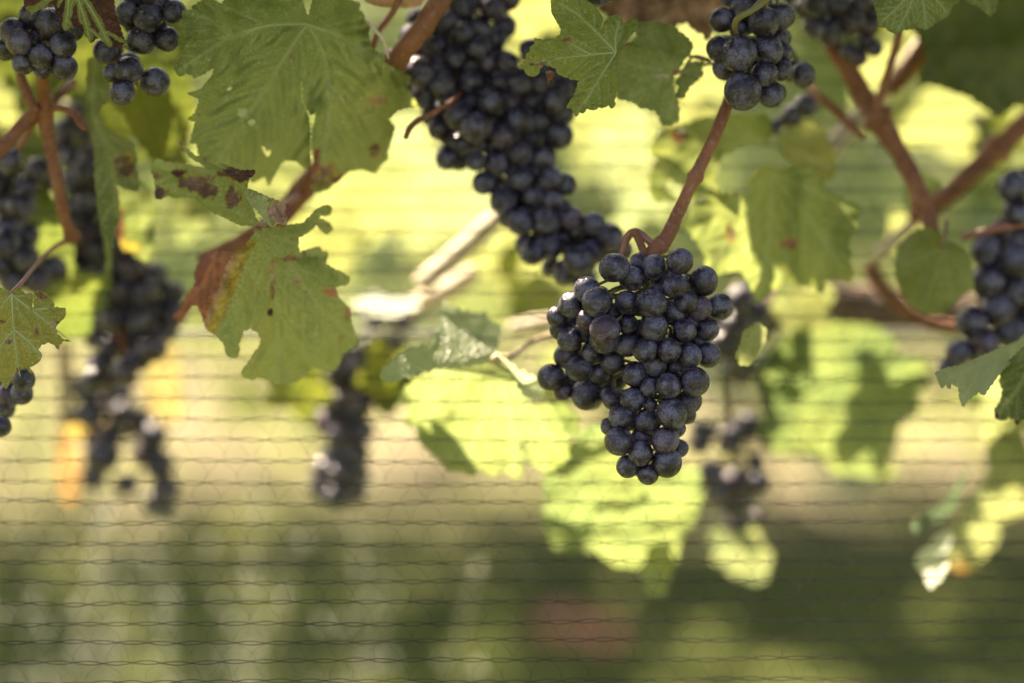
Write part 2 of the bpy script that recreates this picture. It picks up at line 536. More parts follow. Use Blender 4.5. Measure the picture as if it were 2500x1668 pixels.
    for vl, dfun, u_flag, sd in veinparts:
        for path, bb in vl:
            vv, ff = [], []
            def line(pts, r0, r1):
                P3, n = [], len(pts)
                for a, c in pts:
                    nzv = noise.noise(Vector((a / wavs, c / wavs, sd * 3.7))) + .45 * noise.noise(Vector((a / wavs * 2.7, c / wavs * 2.7, sd * 5.1)))
                    P3.append(P(a, c, dfun(a, c) + wav * nzv - .00012))
                tube_geo(P3, [r0 + (r1 - r0) * i / max(n - 1, 1) for i in range(n)], 5, vv, ff)
            line(path, .00058, .00016)
            for q in bb: line(q, .00018, .00007)
            mesh_obj('vein', vv, ff, M_VEIN, loc, o)
    if petiole:
        pts = smooth_path([(J[0], J[1], dfun(*J) + .0006)] + [tuple(x) for x in petiole], 6)
        P3 = [P(*x) for x in pts]
        v, f = tube_geo(P3, [pet_r * .001 * (1.25 - .5 * math.sin(math.pi * i / (len(P3) - 1))) for i in range(len(P3))], 8)
        mesh_obj('petiole', v, f, pet_mat or M_PET, P3[0], o)
    return o

def template(size, ang, cx, cy, squash=1.0, shear=0.0, seed=0):
    """five-lobed outline in photo pixels round the stalk point (cx, cy); ang = direction of the tip, degrees clockwise from straight down"""
    rnd = random.Random(seed)
    keys = [(0, 1.0), (14, .86), (28, .60), (42, .80), (56, .93), (70, .74), (82, .52), (98, .66), (115, .76), (132, .70), (150, .60), (166, .42), (180, .10)]
    th, rr = [], []
    for a, r in keys: th.append(a); rr.append(r * rnd.uniform(.93, 1.07))
    for a, r in keys[::-1][1:]: th.append(360 - a); rr.append(r * rnd.uniform(.93, 1.07))
    out = []
    for a in np.arange(0, 360, 8):
        r = np.interp(a, th, rr) * size
        t = math.radians(a)
        x, y = r * math.sin(t) * squash, r * math.cos(t)
        x += shear * y
        q = math.radians(ang)
        out.append((cx + x * math.cos(q) - y * math.sin(q), cy + x * math.sin(q) + y * math.cos(q)))
    return out

# ------------------------------------------------------------------ grapes
def grape_meshes():
    import bmesh
    res = []
    for k in range(4):
        bm = bmesh.new()
        bmesh.ops.create_icosphere(bm, subdivisions=4 if k < 3 else 4, radius=1.0)
        for v in bm.verts:
            c = v.co
            el = (1.0, 1.05, .97, .96)[k]
            c.z *= el
            top = math.exp(-((c.x * c.x + c.y * c.y) / .03)) * (1 if c.z > 0 else .35)
            c.z -= math.copysign(.06 * top, c.z)
            w = noise.noise(c * 1.4 + Vector((k * 7, 0, 0))) * .022
            if k == 3: w += noise.noise(c * 3.3) * .05 - .05 * abs(noise.noise(c * 4.6 + Vector((9, 2, 0))))
            v.co = c * (1 + w)
        me = bpy.data.meshes.new('grape')
        bm.to_mesh(me); bm.free()
        me.polygons.foreach_set('use_smooth', [True] * len(me.polygons))
        me.materials.append(M_GRAPE)
        res.append(me)
    return res
GRAPES = grape_meshes()

def bunch(label, traced, d0, stem, fill=20, bulge=.9, extra=(), group='dark grape bunches on the vines', seed=1, shrivel=.06, step=.84):
    """traced: (u, v, r) photo pixels, front ones first; stem: (u, v, depth) points from the cane down through the bunch"""
    rnd = random.Random(seed)
    px = K * d0
    pts = np.array([(t[0], t[1]) for t in traced])
    rad = np.array([t[2] for t in traced])
    c = pts.mean(axis=0)
    q = pts - c
    ev, evec = np.linalg.eigh(np.cov(q.T)) if len(pts) > 2 else (None, np.eye(2))
    lat = np.abs(q @ evec[:, 0])
    W = max(lat.max() * 1.08, 1)
    placed = []           # (pos, r)
    meta = []
    for i in range(len(pts)):
        r = rad[i] * px
        z = d0 + bulge * W * px * (1 - math.sqrt(max(0, 1 - (lat[i] / W) ** 2)))
        if len(traced[i]) > 3: z = d0 + traced[i][3] * .006
        for (uj, vj, zj, rj) in meta:
            dist = math.hypot(pts[i][0] - uj, pts[i][1] - vj) * px
            m_ = (r + rj) * step
            if dist < m_: z = max(z, zj + math.sqrt(m_ * m_ - dist * dist))
        meta.append((pts[i][0], pts[i][1], z, r))
        placed.append((P(pts[i][0], pts[i][1], z), 1.05 * r * (z / d0)))
    tries = 0
    nfill = 0
    while nfill < fill and tries < fill * 30:
        tries += 1
        j = rnd.randrange(len(meta))
        u, v, z, r = meta[j]
        rr = np.median(rad) * px * rnd.uniform(.8, 1.0)
        a = rnd.uniform(0, 2 * math.pi)
        rho = rnd.uniform(0, .9) * r / px
        pos = P(u + math.cos(a) * rho + (c[0] - u) * .25, v + math.sin(a) * rho + (c[1] - v) * .08, z + rnd.uniform(1.0, 2.2) * (r + rr) * .8)
        if all((pos - p).length > (rr + s) * .80 for p, s in placed):
            placed.append((pos, rr)); nfill += 1
    root_at = P(*stem[0])
    root = thing('grape_bunch', label, 'grapes', root_at, group)
    sp = smooth_path(stem, 8)
    S3 = [P(*x) for x in sp]
    vv, ff = [], []
    n = len(S3)
    tube_geo(S3, [.0021 * (1 - .6 * i / (n - 1)) for i in range(n)], 8, vv, ff, lump=.25)
    for pos, r in placed:
        i = min(range(n), key=lambda k: (S3[k] - pos).length + (.01 if S3[k].z < pos.z else 0))
        a = S3[i]
        if (a - pos).length > .045: continue
        mid = (a + pos) / 2 + Vector((0, .001, .004))
        pth = [Vector(x) for x in smooth_path([a, mid, pos], 3)]
        tube_geo(pth, [.0008] * len(pth), 5, vv, ff, caps=False)
    mesh_obj('stem', vv, ff, M_STEM, root_at, root)
    for k, (pos, r) in enumerate(placed):
        me = GRAPES[3] if rnd.random() < shrivel else GRAPES[rnd.randrange(3)]
        o = bpy.data.objects.new('grape', me)
        COL.objects.link(o)
        o.scale = (r * rnd.uniform(.96, 1.03), r * rnd.uniform(.96, 1.03), r * rnd.uniform(.96, 1.07))
        # stalk end turned roughly towards the stem, free end outwards
        i = min(range(n), key=lambda t: (S3[t] - pos).length)
        dirv = (S3[i] + Vector((0, 0, .006)) - pos)
        e = dirv.to_track_quat('Z', 'Y').to_euler() if dirv.length > 1e-5 else None
        if e: o.rotation_euler = (e.x + rnd.uniform(-.5, .5), e.y + rnd.uniform(-.5, .5), rnd.uniform(0, 6.28))
        put(o, pos, root)
    return root

def auto_bunch_points(axis, r, seed, dens=1.0):
    """axis: (u, v, half width) photo pixels; returns a loose packing of circles, front ones first"""
    rnd = random.Random(seed)
    rows = smooth_path(axis, 10)
    out = []
    for _ in range(int(900 * dens)):
        a = rows[rnd.randrange(len(rows))]
        u = a[0] + rnd.uniform(-1, 1) * a[2]; v = a[1] + rnd.uniform(-1, 1) * r * .8
        rr = r * rnd.uniform(.82, 1.08)
        if all(math.hypot(u - x[0], v - x[1]) > (rr + x[2]) * .60 for x in out): out.append((u, v, rr))
    return out

# ================================================================== the setting
gv, gf = [], []
N = 60
for j in range(N + 1):
    for i in range(N + 1):
        x = (i / N - .5); y = (j / N - .5)
        X, Y = math.copysign(abs(2 * x) ** 2.2, x) * 150, math.copysign(abs(2 * y) ** 2.2, y) * 150
        gv.append((X, Y, .03 * noise.noise(Vector((X * .6, Y * .6, 0))) if abs(X) < 20 and abs(Y) < 20 else 0))
for j in range(N):
    for i in range(N):
        a = j * (N + 1) + i
        gf.append((a, a + 1, a + N + 2, a + N + 1))
ground = mesh_obj('ground', gv, gf, M_GROUND)
ground['kind'] = 'structure'

def grass_mesh():
    v, f = [], []
    rnd = random.Random(3)
    for _ in range(26000):
        y = rnd.uniform(.6, 11); x = rnd.uniform(-1, 1) * (.9 + y * .34)
        strip = math.exp(-((y - 3.7) / .8) ** 2)
        if rnd.random() < .9 * strip: continue
        h = rnd.uniform(.03, .09) * (1.25 if rnd.random() < .15 else 1); w = rnd.uniform(.0015, .0035)
        a = rnd.uniform(0, 6.28); lx, ly = rnd.uniform(-.6, .6) * h, rnd.uniform(-.6, .6) * h
        ca, sa_ = math.cos(a) * w, math.sin(a) * w
        b0 = len(v)
        z0 = -.012 + .03 * noise.noise(Vector((x * .6, y * .6, 0)))
        v += [(x - ca, y - sa_, z0), (x + ca, y + sa_, z0), (x + lx * .35 + ca * .7, y + ly * .35 + sa_ * .7, z0 + h * .65), (x + lx * .35 - ca * .7, y + ly * .35 - sa_ * .7, z0 + h * .65), (x + lx, y + ly, z0 + h)]
        f += [(b0, b0 + 1, b0 + 2, b0 + 3), (b0 + 3, b0 + 2, b0 + 4)]
    o = mesh_obj('grass', v, f, M_GRASS, smooth=False)
    o['kind'] = 'stuff'
    tag(o, 'short green grass between the vine rows, far out of focus', 'grass')
grass_mesh()

def add_bokeh_specks():  # stalks with pale specks, added to give blurred light discs at lower left
    v, f = [], []
    rnd = random.Random(14)
    for _ in range(75):
        x = rnd.choice((-.44, -.41, -.37, -.32, -.26, -.18, -.11, -.35)) + rnd.gauss(0, .03); y = rnd.uniform(.48, .80); h = rnd.uniform(.42, .70)
        lean = Vector((rnd.uniform(-.10, .10), rnd.uniform(-.06, .06), 0))
        pts = [Vector((x, y, -.02)) + lean * (t * t) + Vector((0, 0, (h + .02) * t)) for t in np.linspace(0, 1, 7)]
        tube_geo(pts, [.0003] * 7, 3, v, f, caps=False)
        for k in range(rnd.randint(2, 4)):
            t = 1 - .11 * k
            c = Vector((x, y, 0)) + lean * t * t + Vector((rnd.uniform(-.010, .010), rnd.uniform(-.01, .01), h * t))
            r = rnd.uniform(.0016, .0036)
            tube_geo([c + Vector((0, 0, z * r)) for z in (-1.5, -.8, 0, .8, 1.5)], [r * .1, r * .8, r, r * .7, r * .1], 5, v, f, caps=False)
    o = mesh_obj('bokeh_specks', v, f, M_SPECK)
    o['kind'] = 'stuff'
    tag(o, 'pale specks on stalks behind the net, added to blur into discs of light', 'grass')
add_bokeh_specks()

def leaf_cloud(name, label, cat, n, place, size, seed, color, trunks=()):
    rnd = random.Random(seed)
    v, f = [], []
    prof = [(0, 1.0), (26, .62), (52, .92), (80, .55), (112, .76), (150, .6), (180, .12)]
    th = [a for a, _ in prof] + [360 - a for a, _ in prof[::-1][1:]]
    rr = [r for _, r in prof] + [r for _, r in prof[::-1][1:]]
    A = np.arange(0, 360, 20)
    R = np.interp(A, th, rr)
    for _ in range(n):
        c = place(rnd)
        if c is None: continue
        s = size * rnd.uniform(.6, 1.2)
        nr = Vector((rnd.gauss(0, .55), rnd.gauss(-.35, .75), rnd.gauss(.55, .5))).normalized()
        tx = nr.cross(Vector((rnd.gauss(0, 1), rnd.gauss(0, 1), -1.2)))
        if tx.length < 1e-3: continue
        tx.normalize()
        ty = nr.cross(tx)
        b0 = len(v)
        v.append(tuple(c))
        for a, r in zip(A, R):
            t = math.radians(a)
            x, y = math.sin(t) * r * s, math.cos(t) * r * s
            v.append(tuple(c + tx * x + ty * y - nr * (.25 * (x * x + y * y) / s) + nr * rnd.uniform(-.04, .04) * s))
        m_ = len(A)
        for k in range(m_): f.append((b0, b0 + 1 + k, b0 + 1 + (k + 1) % m_))
    for (pa, pb, r) in trunks:
        tube_geo([Vector(pa).lerp(Vector(pb), t) + Vector((.02 * math.sin(7 * t), 0, 0)) for t in np.linspace(0, 1, 9)], [r] * 9, 8, v, f, lump=.3)
    o = mesh_obj(name, v, f, M_FAR)
    o.color = (*color, 1)
    o['kind'] = 'stuff'
    tag(o, label, cat)
    return o

# the next row of vines across the grass alley
def next_row(rnd):
    z = rnd.gauss(1.15, .52)
    if z < .16 or z > 2.4: return None
    x = rnd.uniform(-3.2, 3.2)
    if x < -.3 and rnd.random() < .30: return None
    return Vector((x, 3.35 + rnd.gauss(0, .36), z))
leaf_cloud('background_vine_foliage', 'sunlit yellow-green vine row beyond the grass alley, far out of focus', 'vine row', 8000, next_row, .075, 21, (.11, .155, .03))
for k, x in enumerate((-1.25, .42, 1.5)):
    pts = [Vector((x + .03 * math.sin(3 * t + k), 3.35, -.02 + .9 * t)) for t in np.linspace(0, 1, 10)]
    v, f = tube_geo(pts, [.032 - .008 * t for t in np.linspace(0, 1, 10)], 10, lump=.3)
    o = thing('background_vine', '', '', pts[0])
    mesh_obj('trunk', v, f, M_CORDON, pts[0], o)
    tag(o, 'blurred brown vine trunk in the far row, %s' % ('leftmost of three', 'middle one of three', 'rightmost of three')[k], 'vine trunk', 'trunks in the far row')

# unseen crown of this row, added and shaped to shade the front leaves
def crown(rnd):
    y = rnd.uniform(-.06, .52); z = rnd.uniform(1.10, 1.95); x = rnd.uniform(-1.35, .75)
    low = .87 - .34 * min(1, max(0, (-.31 - x) / .08)) - .25 * min(1, max(0, (x + .10) / .06))  # lower edge cut to choose which leaves get sun
    if z < low + 1.58 * y + rnd.uniform(-.08, .10): return None
    return Vector((x, y, z))
leaf_cloud('shading_crown', 'unseen green leafy crown above the picture, shaped to shade the front leaves', 'foliage', 3300, crown, .060, 8, (.10, .15, .035))

# ================================================================== shoots: canes with their leaves
G_MID, G_SHADE, G_PALE, G_YEL, G_OLIVE = (.098, .128, .026), (.060, .076, .014), (.150, .178, .088), (.138, .158, .062), (.088, .102, .016)  # the deep green has shade put into it, for added rear leaves
BROWN, RED, PURPLE, TAN, GOLD, PINK = (.17, .085, .055), (.30, .085, .045), (.085, .030, .034), (.40, .25, .15), (.42, .33, .07), (.42, .20, .20)

# ---- left shoot
J = Z('Z1', [(300, 740)])[0]
S = thing('vine_shoot', 'branching reddish shoot at the left edge with hanging green leaves', 'vine shoot', P(J[0], J[1], 1.27), 'shoots of the near vine')
cane(S, 'cane', 'Z1', [(285, 480), (300, 640), (315, 800), (345, 1000), (400, 1290), (450, 1520), (500, 1640)], [44, 48, 52, 46, 44, 42, 46], [1.245, 1.26, 1.27, 1.275, 1.28, 1.29, 1.30], nodes=(.28, .95))
cane(S, 'cane', 'Z1', [(310, 730), (180, 830), (60, 960), (-80, 1100)], [46, 50, 50, 50], [1.27, 1.27, 1.265, 1.26])
cane(S, 'cane', 'Z1', [(130, 470), (165, 580), (210, 700), (260, 770)], [30, 34, 38, 34], 1.262)
cane(S, 'cane', 'Z1', [(500, 560), (420, 640), (330, 730)], [28, 30, 32], [1.30, 1.285, 1.275])
cane(S, 'cane', 'Z1', [(260, 810), (190, 910), (110, 1040)], [22, 22, 24], [1.28, 1.285, 1.29], mat=M_PET)
cane(S, 'cane', 'Z1', [(350, 745), (430, 745), (510, 775), (550, 840), (590, 880)], [24, 24, 30, 30, 20], [1.265, 1.262, 1.258, 1.255, 1.25])
leaf(S, [Z('Z1', [(150, -60), (170, 40), (210, 105), (260, 70), (320, 40), (360, 15), (385, 80), (410, 150), (445, 215), (480, 190), (520, 195), (540, 175), (570, 220), (600, 260), (620, 295), (650, 270), (680, 255), (710, 290), (750, 330), (780, 310), (800, 330), (825, 345), (850, 280), (820, 180), (790, 100), (780, 0), (760, -60)])],
     Z('Z1', [(470, -160)])[0], (1.185, .0, .03, 0.02, 0.05), (.13, .145, .035), grid=6, teeth=(14, 3), ribs=True,
     veins=[Z('Z1', [p])[0] for p in ((210, 100), (445, 210), (620, 290), (760, 325))], sub=2,
     stainfn=lambda u, v, dm, db, de: (PURPLE, .86 * min(1, max(0, (min(dm, db * 1.6) - 5) / 6))), label='purple-blotched green leaf tips at the top left')
leaf(S, [Z('Z1', [(600, 400), (700, 380), (750, 560), (760, 690), (700, 720), (685, 760), (690, 830), (720, 880), (800, 920), (870, 950), (935, 1000), (920, 1020), (940, 1110), (930, 1150), (950, 1210), (945, 1310), (900, 1305), (830, 1280), (790, 1260), (810, 1340), (815, 1490), (790, 1568), (770, 1700), (700, 1560), (670, 1450), (650, 1250), (640, 1000), (600, 870), (580, 780), (590, 600)])],
     Z('Z1', [(640, 420)])[0], (1.272, .05, -.02, .1, .0), (.090, .115, .040), grid=9, teeth=(30, 3), veins=[[Z('Z1', [(640, 420)])[0], Z('Z1', [(640, 800)])[0], Z('Z1', [(760, 1100)])[0], Z('Z1', [(800, 1480)])[0]], [Z('Z1', [(645, 800)])[0], Z('Z1', [(720, 960)])[0], Z('Z1', [(920, 1250)])[0]]],
     stains=[(*Z('Z1', [(850, 1130)])[0], 18, 26, (.13, .085, .06), .65)], wav=.003, label='narrow pale green leaf hanging edge-on with torn opening')
leaf(S, [Z('Z1', [(740, 690), (860, 690), (960, 560), (1150, 600), (1190, 760), (1160, 900), (1130, 1050), (1080, 1100), (1020, 1080), (1000, 1030), (940, 960), (900, 880), (850, 780), (790, 730)])],
     Z('Z1', [(900, 560)])[0], (1.305, .04, .03, .05, .0), G_OLIVE, grid=12, teeth=(30, 5))
leaf(S, [Z('Z6', [(940, 100), (1100, 120), (1200, 200), (1235, 420), (1220, 600), (1200, 740), (1175, 800), (1120, 760), (1040, 690), (980, 690), (960, 620), (940, 540), (930, 470), (930, 250)])],
     Z('Z6', [(1060, 90)])[0], (1.335, .02, .01, .05, .0), G_MID, grid=12, teeth=(30, 5), stains=[(*Z('Z6', [(945, 520)])[0], 14, 40, BROWN, .8), (*Z('Z6', [(1000, 670)])[0], 30, 14, GOLD, .7)])
leaf(S, [Z('F', [(165, 130), (230, 90), (330, 120), (430, 170), (450, 260), (430, 330), (390, 390), (330, 320), (240, 310), (190, 240)])], Z('F', [(300, 80)])[0], (1.40, .03, .01, .05, .0), G_SHADE, grid=13, teeth=(30, 6), label='added leaf behind the upper left grapes, deep shade put into its dark olive colour')  # this leaf and the next are added, with shade painted into their colour
leaf(S, [Z('F', [(-30, -30), (110, -20), (150, 60), (120, 150), (70, 210), (20, 170), (-30, 190)])], Z('F', [(60, -50)])[0], (1.42, .03, .01, .05, .0), G_SHADE, grid=13, teeth=(30, 6), label='added leaf behind the top left corner bunch, coloured dark for shade')
leaf(S, [Z('Z6', [(800, 480), (850, 500), (880, 640), (895, 780), (880, 900), (840, 905), (845, 760), (830, 620)])], Z('Z6', [(820, 470)])[0], (1.31, 0, .02, 0, 0), (.12, .14, .05), grid=10, teeth=(30, 2), edge=.3)
leaf(S, [Z('Z6', [(215, 150), (300, 140), (350, 180), (400, 240), (460, 340), (465, 400), (520, 510), (510, 580), (590, 650), (580, 780), (620, 840), (700, 870), (850, 880), (890, 930), (880, 990), (850, 1050), (830, 1170), (740, 1190), (730, 1270), (700, 1370), (660, 1390), (560, 1360), (530, 1440), (490, 1400), (380, 1250), (380, 1100), (300, 980), (260, 900), (240, 620), (250, 460), (200, 420), (260, 360)])],
     Z('Z6', [(330, 150)])[0], (1.345, .05, .02, .03, .02), (.10, .13, .030), grid=12, teeth=(28, 5), label='blurred olive green leaf hanging behind the yellowing left-edge leaf')
JL = Z('Z12', [(76, 48)])[0]
leaf(S, [Z('Z12', [(-70, -20), (0, 5), (30, 20), (66, 40), (72, 48), (95, 5), (130, 20), (160, 45), (208, 40), (211, 92), (209, 146), (214, 92), (219, 36), (245, 25), (300, 60), (340, 95), (345, 130), (420, 138), (415, 195), (370, 240), (355, 260), (365, 300), (400, 335), (458, 352), (405, 346), (385, 370), (370, 405), (350, 375), (310, 355), (265, 370), (245, 400), (270, 440), (240, 490), (190, 515), (203, 560), (170, 520), (115, 530), (132, 577), (110, 545), (70, 580), (60, 620), (35, 655), (20, 620), (0, 600), (-70, 560)])],
     JL, (1.192, -.02, .01, .12, .03), (.170, .172, .040), grid=6, teeth=(16, 2), ribs=True, vw=4.5,
     veins=[[JL] + Z('Z12', [(82, 180), (90, 290), (112, 480), (130, 572)]), [JL] + Z('Z12', [(105, 75), (200, 148), (360, 275), (452, 350)]), [Z('Z12', [(205, 150)])[0]] + Z('Z12', [(300, 140), (415, 150)]), [Z('Z12', [(90, 275)])[0]] + Z('Z12', [(150, 320), (200, 370), (262, 440)]), [JL] + Z('Z12', [(40, 90), (-30, 180)]), [Z('Z12', [(88, 285)])[0]] + Z('Z12', [(40, 330), (-20, 420)])], sub=3,
     edge=.55, stains=[(*Z('Z12', [(285, 55)])[0], 20, 9, BROWN, .8), (*Z('Z12', [(235, 285)])[0], 4, 8, (.2, .1, .1), .7), (*Z('Z12', [(55, 350)])[0], 8, 6, (.2, .1, .12), .8), (*Z('Z12', [(20, 225)])[0], 9, 4, (.12, .05, .05), .8), (*Z('Z12', [(330, 240)])[0], 12, 6, (.5, .5, .42), .6)],
     petiole=[Z('Z6', [(180, 940)])[0] + (1.215,), Z('Z6', [(260, 840)])[0] + (1.245,), Z('Z6', [(400, 690)])[0] + (1.28,), Z('Z6', [(550, 600)])[0] + (1.298,)], pet_r=1.25, label='sharp yellow-green leaf with pale veins and a black tear at the left edge')

# ---- shoot with the big leaf
J = Z('Z2', [(980, 165)])[0]
S = thing('vine_shoot', 'reddish cane carrying the big toothed leaf and the half-red damaged leaf', 'vine shoot', P(J[0], J[1], 1.25), 'shoots of the near vine')
cane(S, 'cane', 'Z2', [(1960, -90), (1850, 60), (1750, 220), (1640, 350), (1520, 480), (1380, 640)], [72, 74, 74, 74, 76, 72], [1.255, 1.25, 1.25, 1.255, 1.27, 1.30], nodes=(.72,))
cane(S, 'cane', 'F', [(790, 330), (705, 425), (640, 500), (560, 552), (460, 600)], [26, 27, 25, 20, 17], [1.31, 1.315, 1.32, 1.325, 1.33])
cane(S, 'cane', 'Z2', [(1640, -60), (1560, 90), (1470, 210), (1420, 330)], [26, 24, 22, 24], [1.25, 1.255, 1.26, 1.265], mat=M_PET)
cane(S, 'cane', 'Z2', [(1370, 130), (1430, 190), (1500, 280), (1535, 400)], [10, 13, 12, 9], [1.245, 1.24, 1.24, 1.245], mat=M_OLD_LIT)
def big_depth(u, v):
    x, y = (u - 400) * 2.8, v * 2.8
    d = 1.205 + .060 * min(1, max(0, (y - 150) / 1100)) ** 1.2 + .030 * max(0, (x - 300) / 1300)
    d += .012 * math.exp(-((x - 420) / 110) ** 2) * (1 if y < 500 else math.exp(-((y - 500) / 200) ** 2))       # fold before the left lobe
    t = min(1, max(0, (y - 560) / 240)); s = 1 / (1 + math.exp(-(x - 1000) / 14))
    d -= .010 * t * s * math.exp(-max(0, x - 1050) / 260)
    d += .018 * math.exp(-((x - 1330) / 120) ** 2) * min(1, max(0, (700 - y) / 500))
    return d
leaf(S, [Z('Z2', [(400, 30), (350, 5), (300, -15), (250, 10), (190, 45), (205, 75), (165, 70), (125, 75), (130, 120), (100, 160), (85, 210), (105, 250), (95, 300), (120, 350), (125, 400), (100, 415), (65, 460), (80, 490), (110, 525), (150, 505), (195, 515), (205, 540), (260, 515), (300, 490), (350, 465), (335, 510), (300, 555), (260, 605), (215, 625), (160, 635), (185, 655), (235, 675), (240, 700), (215, 770), (165, 815), (215, 835), (200, 900), (180, 980), (225, 985), (235, 1060), (300, 1150), (440, 1190), (560, 1180), (610, 1250), (690, 1205), (715, 1275), (770, 1180), (800, 1120), (830, 1095), (900, 1100), (975, 1160), (1006, 1150), (1004, 900), (990, 800), (942, 700), (938, 560), (950, 700), (1005, 790), (1045, 765), (1015, 900), (1010, 1000), (1025, 1100), (1005, 1290), (1050, 1320), (1130, 1285), (1190, 1245), (1260, 1175), (1350, 1160), (1430, 1185), (1445, 1195), (1480, 1130), (1535, 1090), (1530, 1040), (1560, 950), (1580, 870), (1540, 820), (1600, 760), (1680, 740), (1745, 745), (1720, 690), (1660, 600), (1670, 580), (1690, 525), (1620, 490), (1510, 430), (1505, 380), (1440, 350), (1410, 290), (1395, 230), (1405, 190), (1370, 130), (1365, 90), (1335, 70), (1340, 20), (1270, 0), (1200, -60), (1050, -110), (985, 120), (900, -110), (600, -120), (450, -60)])],
     J, big_depth, (.142, .176, .050), grid=7, teeth=(13, 2.6), ribs=True, wav=.0055, wavs=90, quilt=.0032, vw=4.5, sub=6,
     veins=[[J] + Z('Z2', [(690, 180), (480, 250), (300, 130), (140, 90)]), [J] + Z('Z2', [(870, 320), (700, 600), (520, 880), (330, 1140)]), [J] + Z('Z2', [(1075, 330), (1130, 560), (1115, 900), (1060, 1290)]), [J] + Z('Z2', [(1230, 270), (1450, 400), (1660, 530)]), [J] + Z('Z2', [(690, 180), (450, 260), (250, 380), (110, 480)])],
     edge=.22, stains=[(*Z('Z2', [(1080, 1190)])[0], 30, 22, (.20, .11, .08), .62), (*Z('Z2', [(1040, 1130)])[0], 9, 30, (.22, .10, .07), .8), (*Z('Z2', [(1190, 1225)])[0], 10, 8, (.16, .08, .08), .8), (*Z('Z2', [(1450, 690)])[0], 20, 8, (.24, .16, .10), .7), (*Z('Z2', [(1440, 1040)])[0], 12, 14, (.18, .12, .08), .6)],
     holes=[Z('Z2', [(505, 760), (540, 740), (572, 750), (565, 785), (535, 805), (510, 790)]), Z('Z2', [(575, 835), (605, 815), (630, 830), (610, 862), (585, 860)]), Z('Z2', [(430, 610), (455, 593), (470, 600), (450, 622)]), Z('Z2', [(668, 1000), (690, 1005), (700, 1040), (725, 1025), (732, 1045), (710, 1075), (690, 1050)])],
     petiole=[Z('Z2', [(955, 60)])[0] + (1.235,), Z('Z2', [(930, -60)])[0] + (1.25,), Z('Z2', [(960, -160)])[0] + (1.26,)], label='large green toothed leaf with small holes, hanging face-on at upper left')
JD = Z('Z7', [(692, 232)])[0]
dmg = Z('Z1', [(1030, 1165), (1075, 1085), (1130, 1105), (1230, 1120), (1330, 1135), (1420, 1150), (1510, 1165), (1600, 1185), (1700, 1225), (1690, 1290), (1720, 1400), (1745, 1480), (1765, 1518), (1735, 1545), (1640, 1540), (1560, 1500), (1460, 1455), (1380, 1400), (1340, 1355), (1280, 1345), (1200, 1355), (1150, 1340), (1090, 1365), (1060, 1350), (1065, 1290), (1060, 1230)])
strip = Z('Z1', [(1195, 955), (1250, 985), (1330, 1060), (1420, 1105), (1510, 1150), (1620, 1180), (1520, 1172), (1410, 1140), (1320, 1090), (1250, 1015)])
curl = Z('Z1', [(1505, 1150), (1510, 1118), (1570, 1140), (1640, 1165), (1745, 1163), (1740, 1190), (1710, 1215), (1690, 1250), (1690, 1290), (1660, 1230), (1590, 1200)])
flap = Z('Z2', [(555, 1290), (610, 1300), (720, 1350), (800, 1380), (845, 1375), (870, 1420), (860, 1500), (835, 1535), (780, 1530), (740, 1555), (700, 1520), (670, 1480), (640, 1440), (600, 1400), (570, 1340)])
body = Z('Z7', [(700, 232), (760, 215), (830, 205), (945, 190), (1010, 180), (1050, 140), (1090, 90), (1150, 60), (1195, 60), (1205, 95), (1185, 130), (1130, 130), (1100, 165), (1130, 150), (1190, 180), (1215, 225), (1200, 240), (1165, 262), (1140, 240), (1098, 195), (1070, 225), (1020, 260), (980, 280), (975, 340), (985, 380), (1060, 355), (1120, 340), (1140, 370), (1180, 380), (1170, 430), (1165, 460), (1230, 500), (1270, 515), (1330, 555), (1310, 600), (1230, 620), (1250, 690), (1330, 770), (1330, 830), (1350, 900), (1370, 960), (1385, 1010), (1330, 1045), (1280, 1080), (1260, 1140), (1220, 1195), (1150, 1190), (1080, 1165), (1030, 1215), (980, 1260), (900, 1290), (830, 1285), (770, 1240), (700, 1230), (670, 1250), (590, 1225), (585, 1190), (620, 1150), (650, 1110), (660, 1080), (700, 1040), (720, 980), (700, 930), (650, 900), (600, 920), (590, 960), (570, 1010), (575, 1060), (550, 1105), (510, 1100), (480, 1080), (470, 1030), (460, 1000), (410, 950), (345, 910), (310, 800), (285, 750), (250, 745), (210, 800), (180, 865), (150, 850), (110, 825), (150, 790), (200, 710), (230, 660), (275, 580), (262, 545), (275, 500), (290, 460), (330, 420), (340, 385), (400, 375), (470, 375), (540, 385), (590, 360), (620, 320), (660, 270)])
def body_depth(u, v):
    x, y = (u - 380) * 2.8, (v - 480) * 2.8
    d = 1.222 + .034 * (y - 232) / 1000 - .010 * math.sin(x / 260)
    xb = 600 - .44 * (y - 360)
    if x < xb: d += .00013 * (xb - x)                         # the withered lobe folds back
    if y < 420 and x > 900: d += .00008 * (x - 900)
    return d
def body_stain(u, v, dm, db, de):
    x, y = (u - 380) * 2.8, (v - 480) * 2.8
    t = (600 - .42 * (y - 360)) - x
    if y < 300: return None
    if t > 190 and y < 620: return (PURPLE[0] * 2.2, .055, .045), 1.0
    if t > 65: return ((.36, .13, .07), 1.0)
    if t > 20: return ((.44, .27, .14), .85)
    if t > -70: return (GOLD, .9 - .0 + t * .006)
    return None
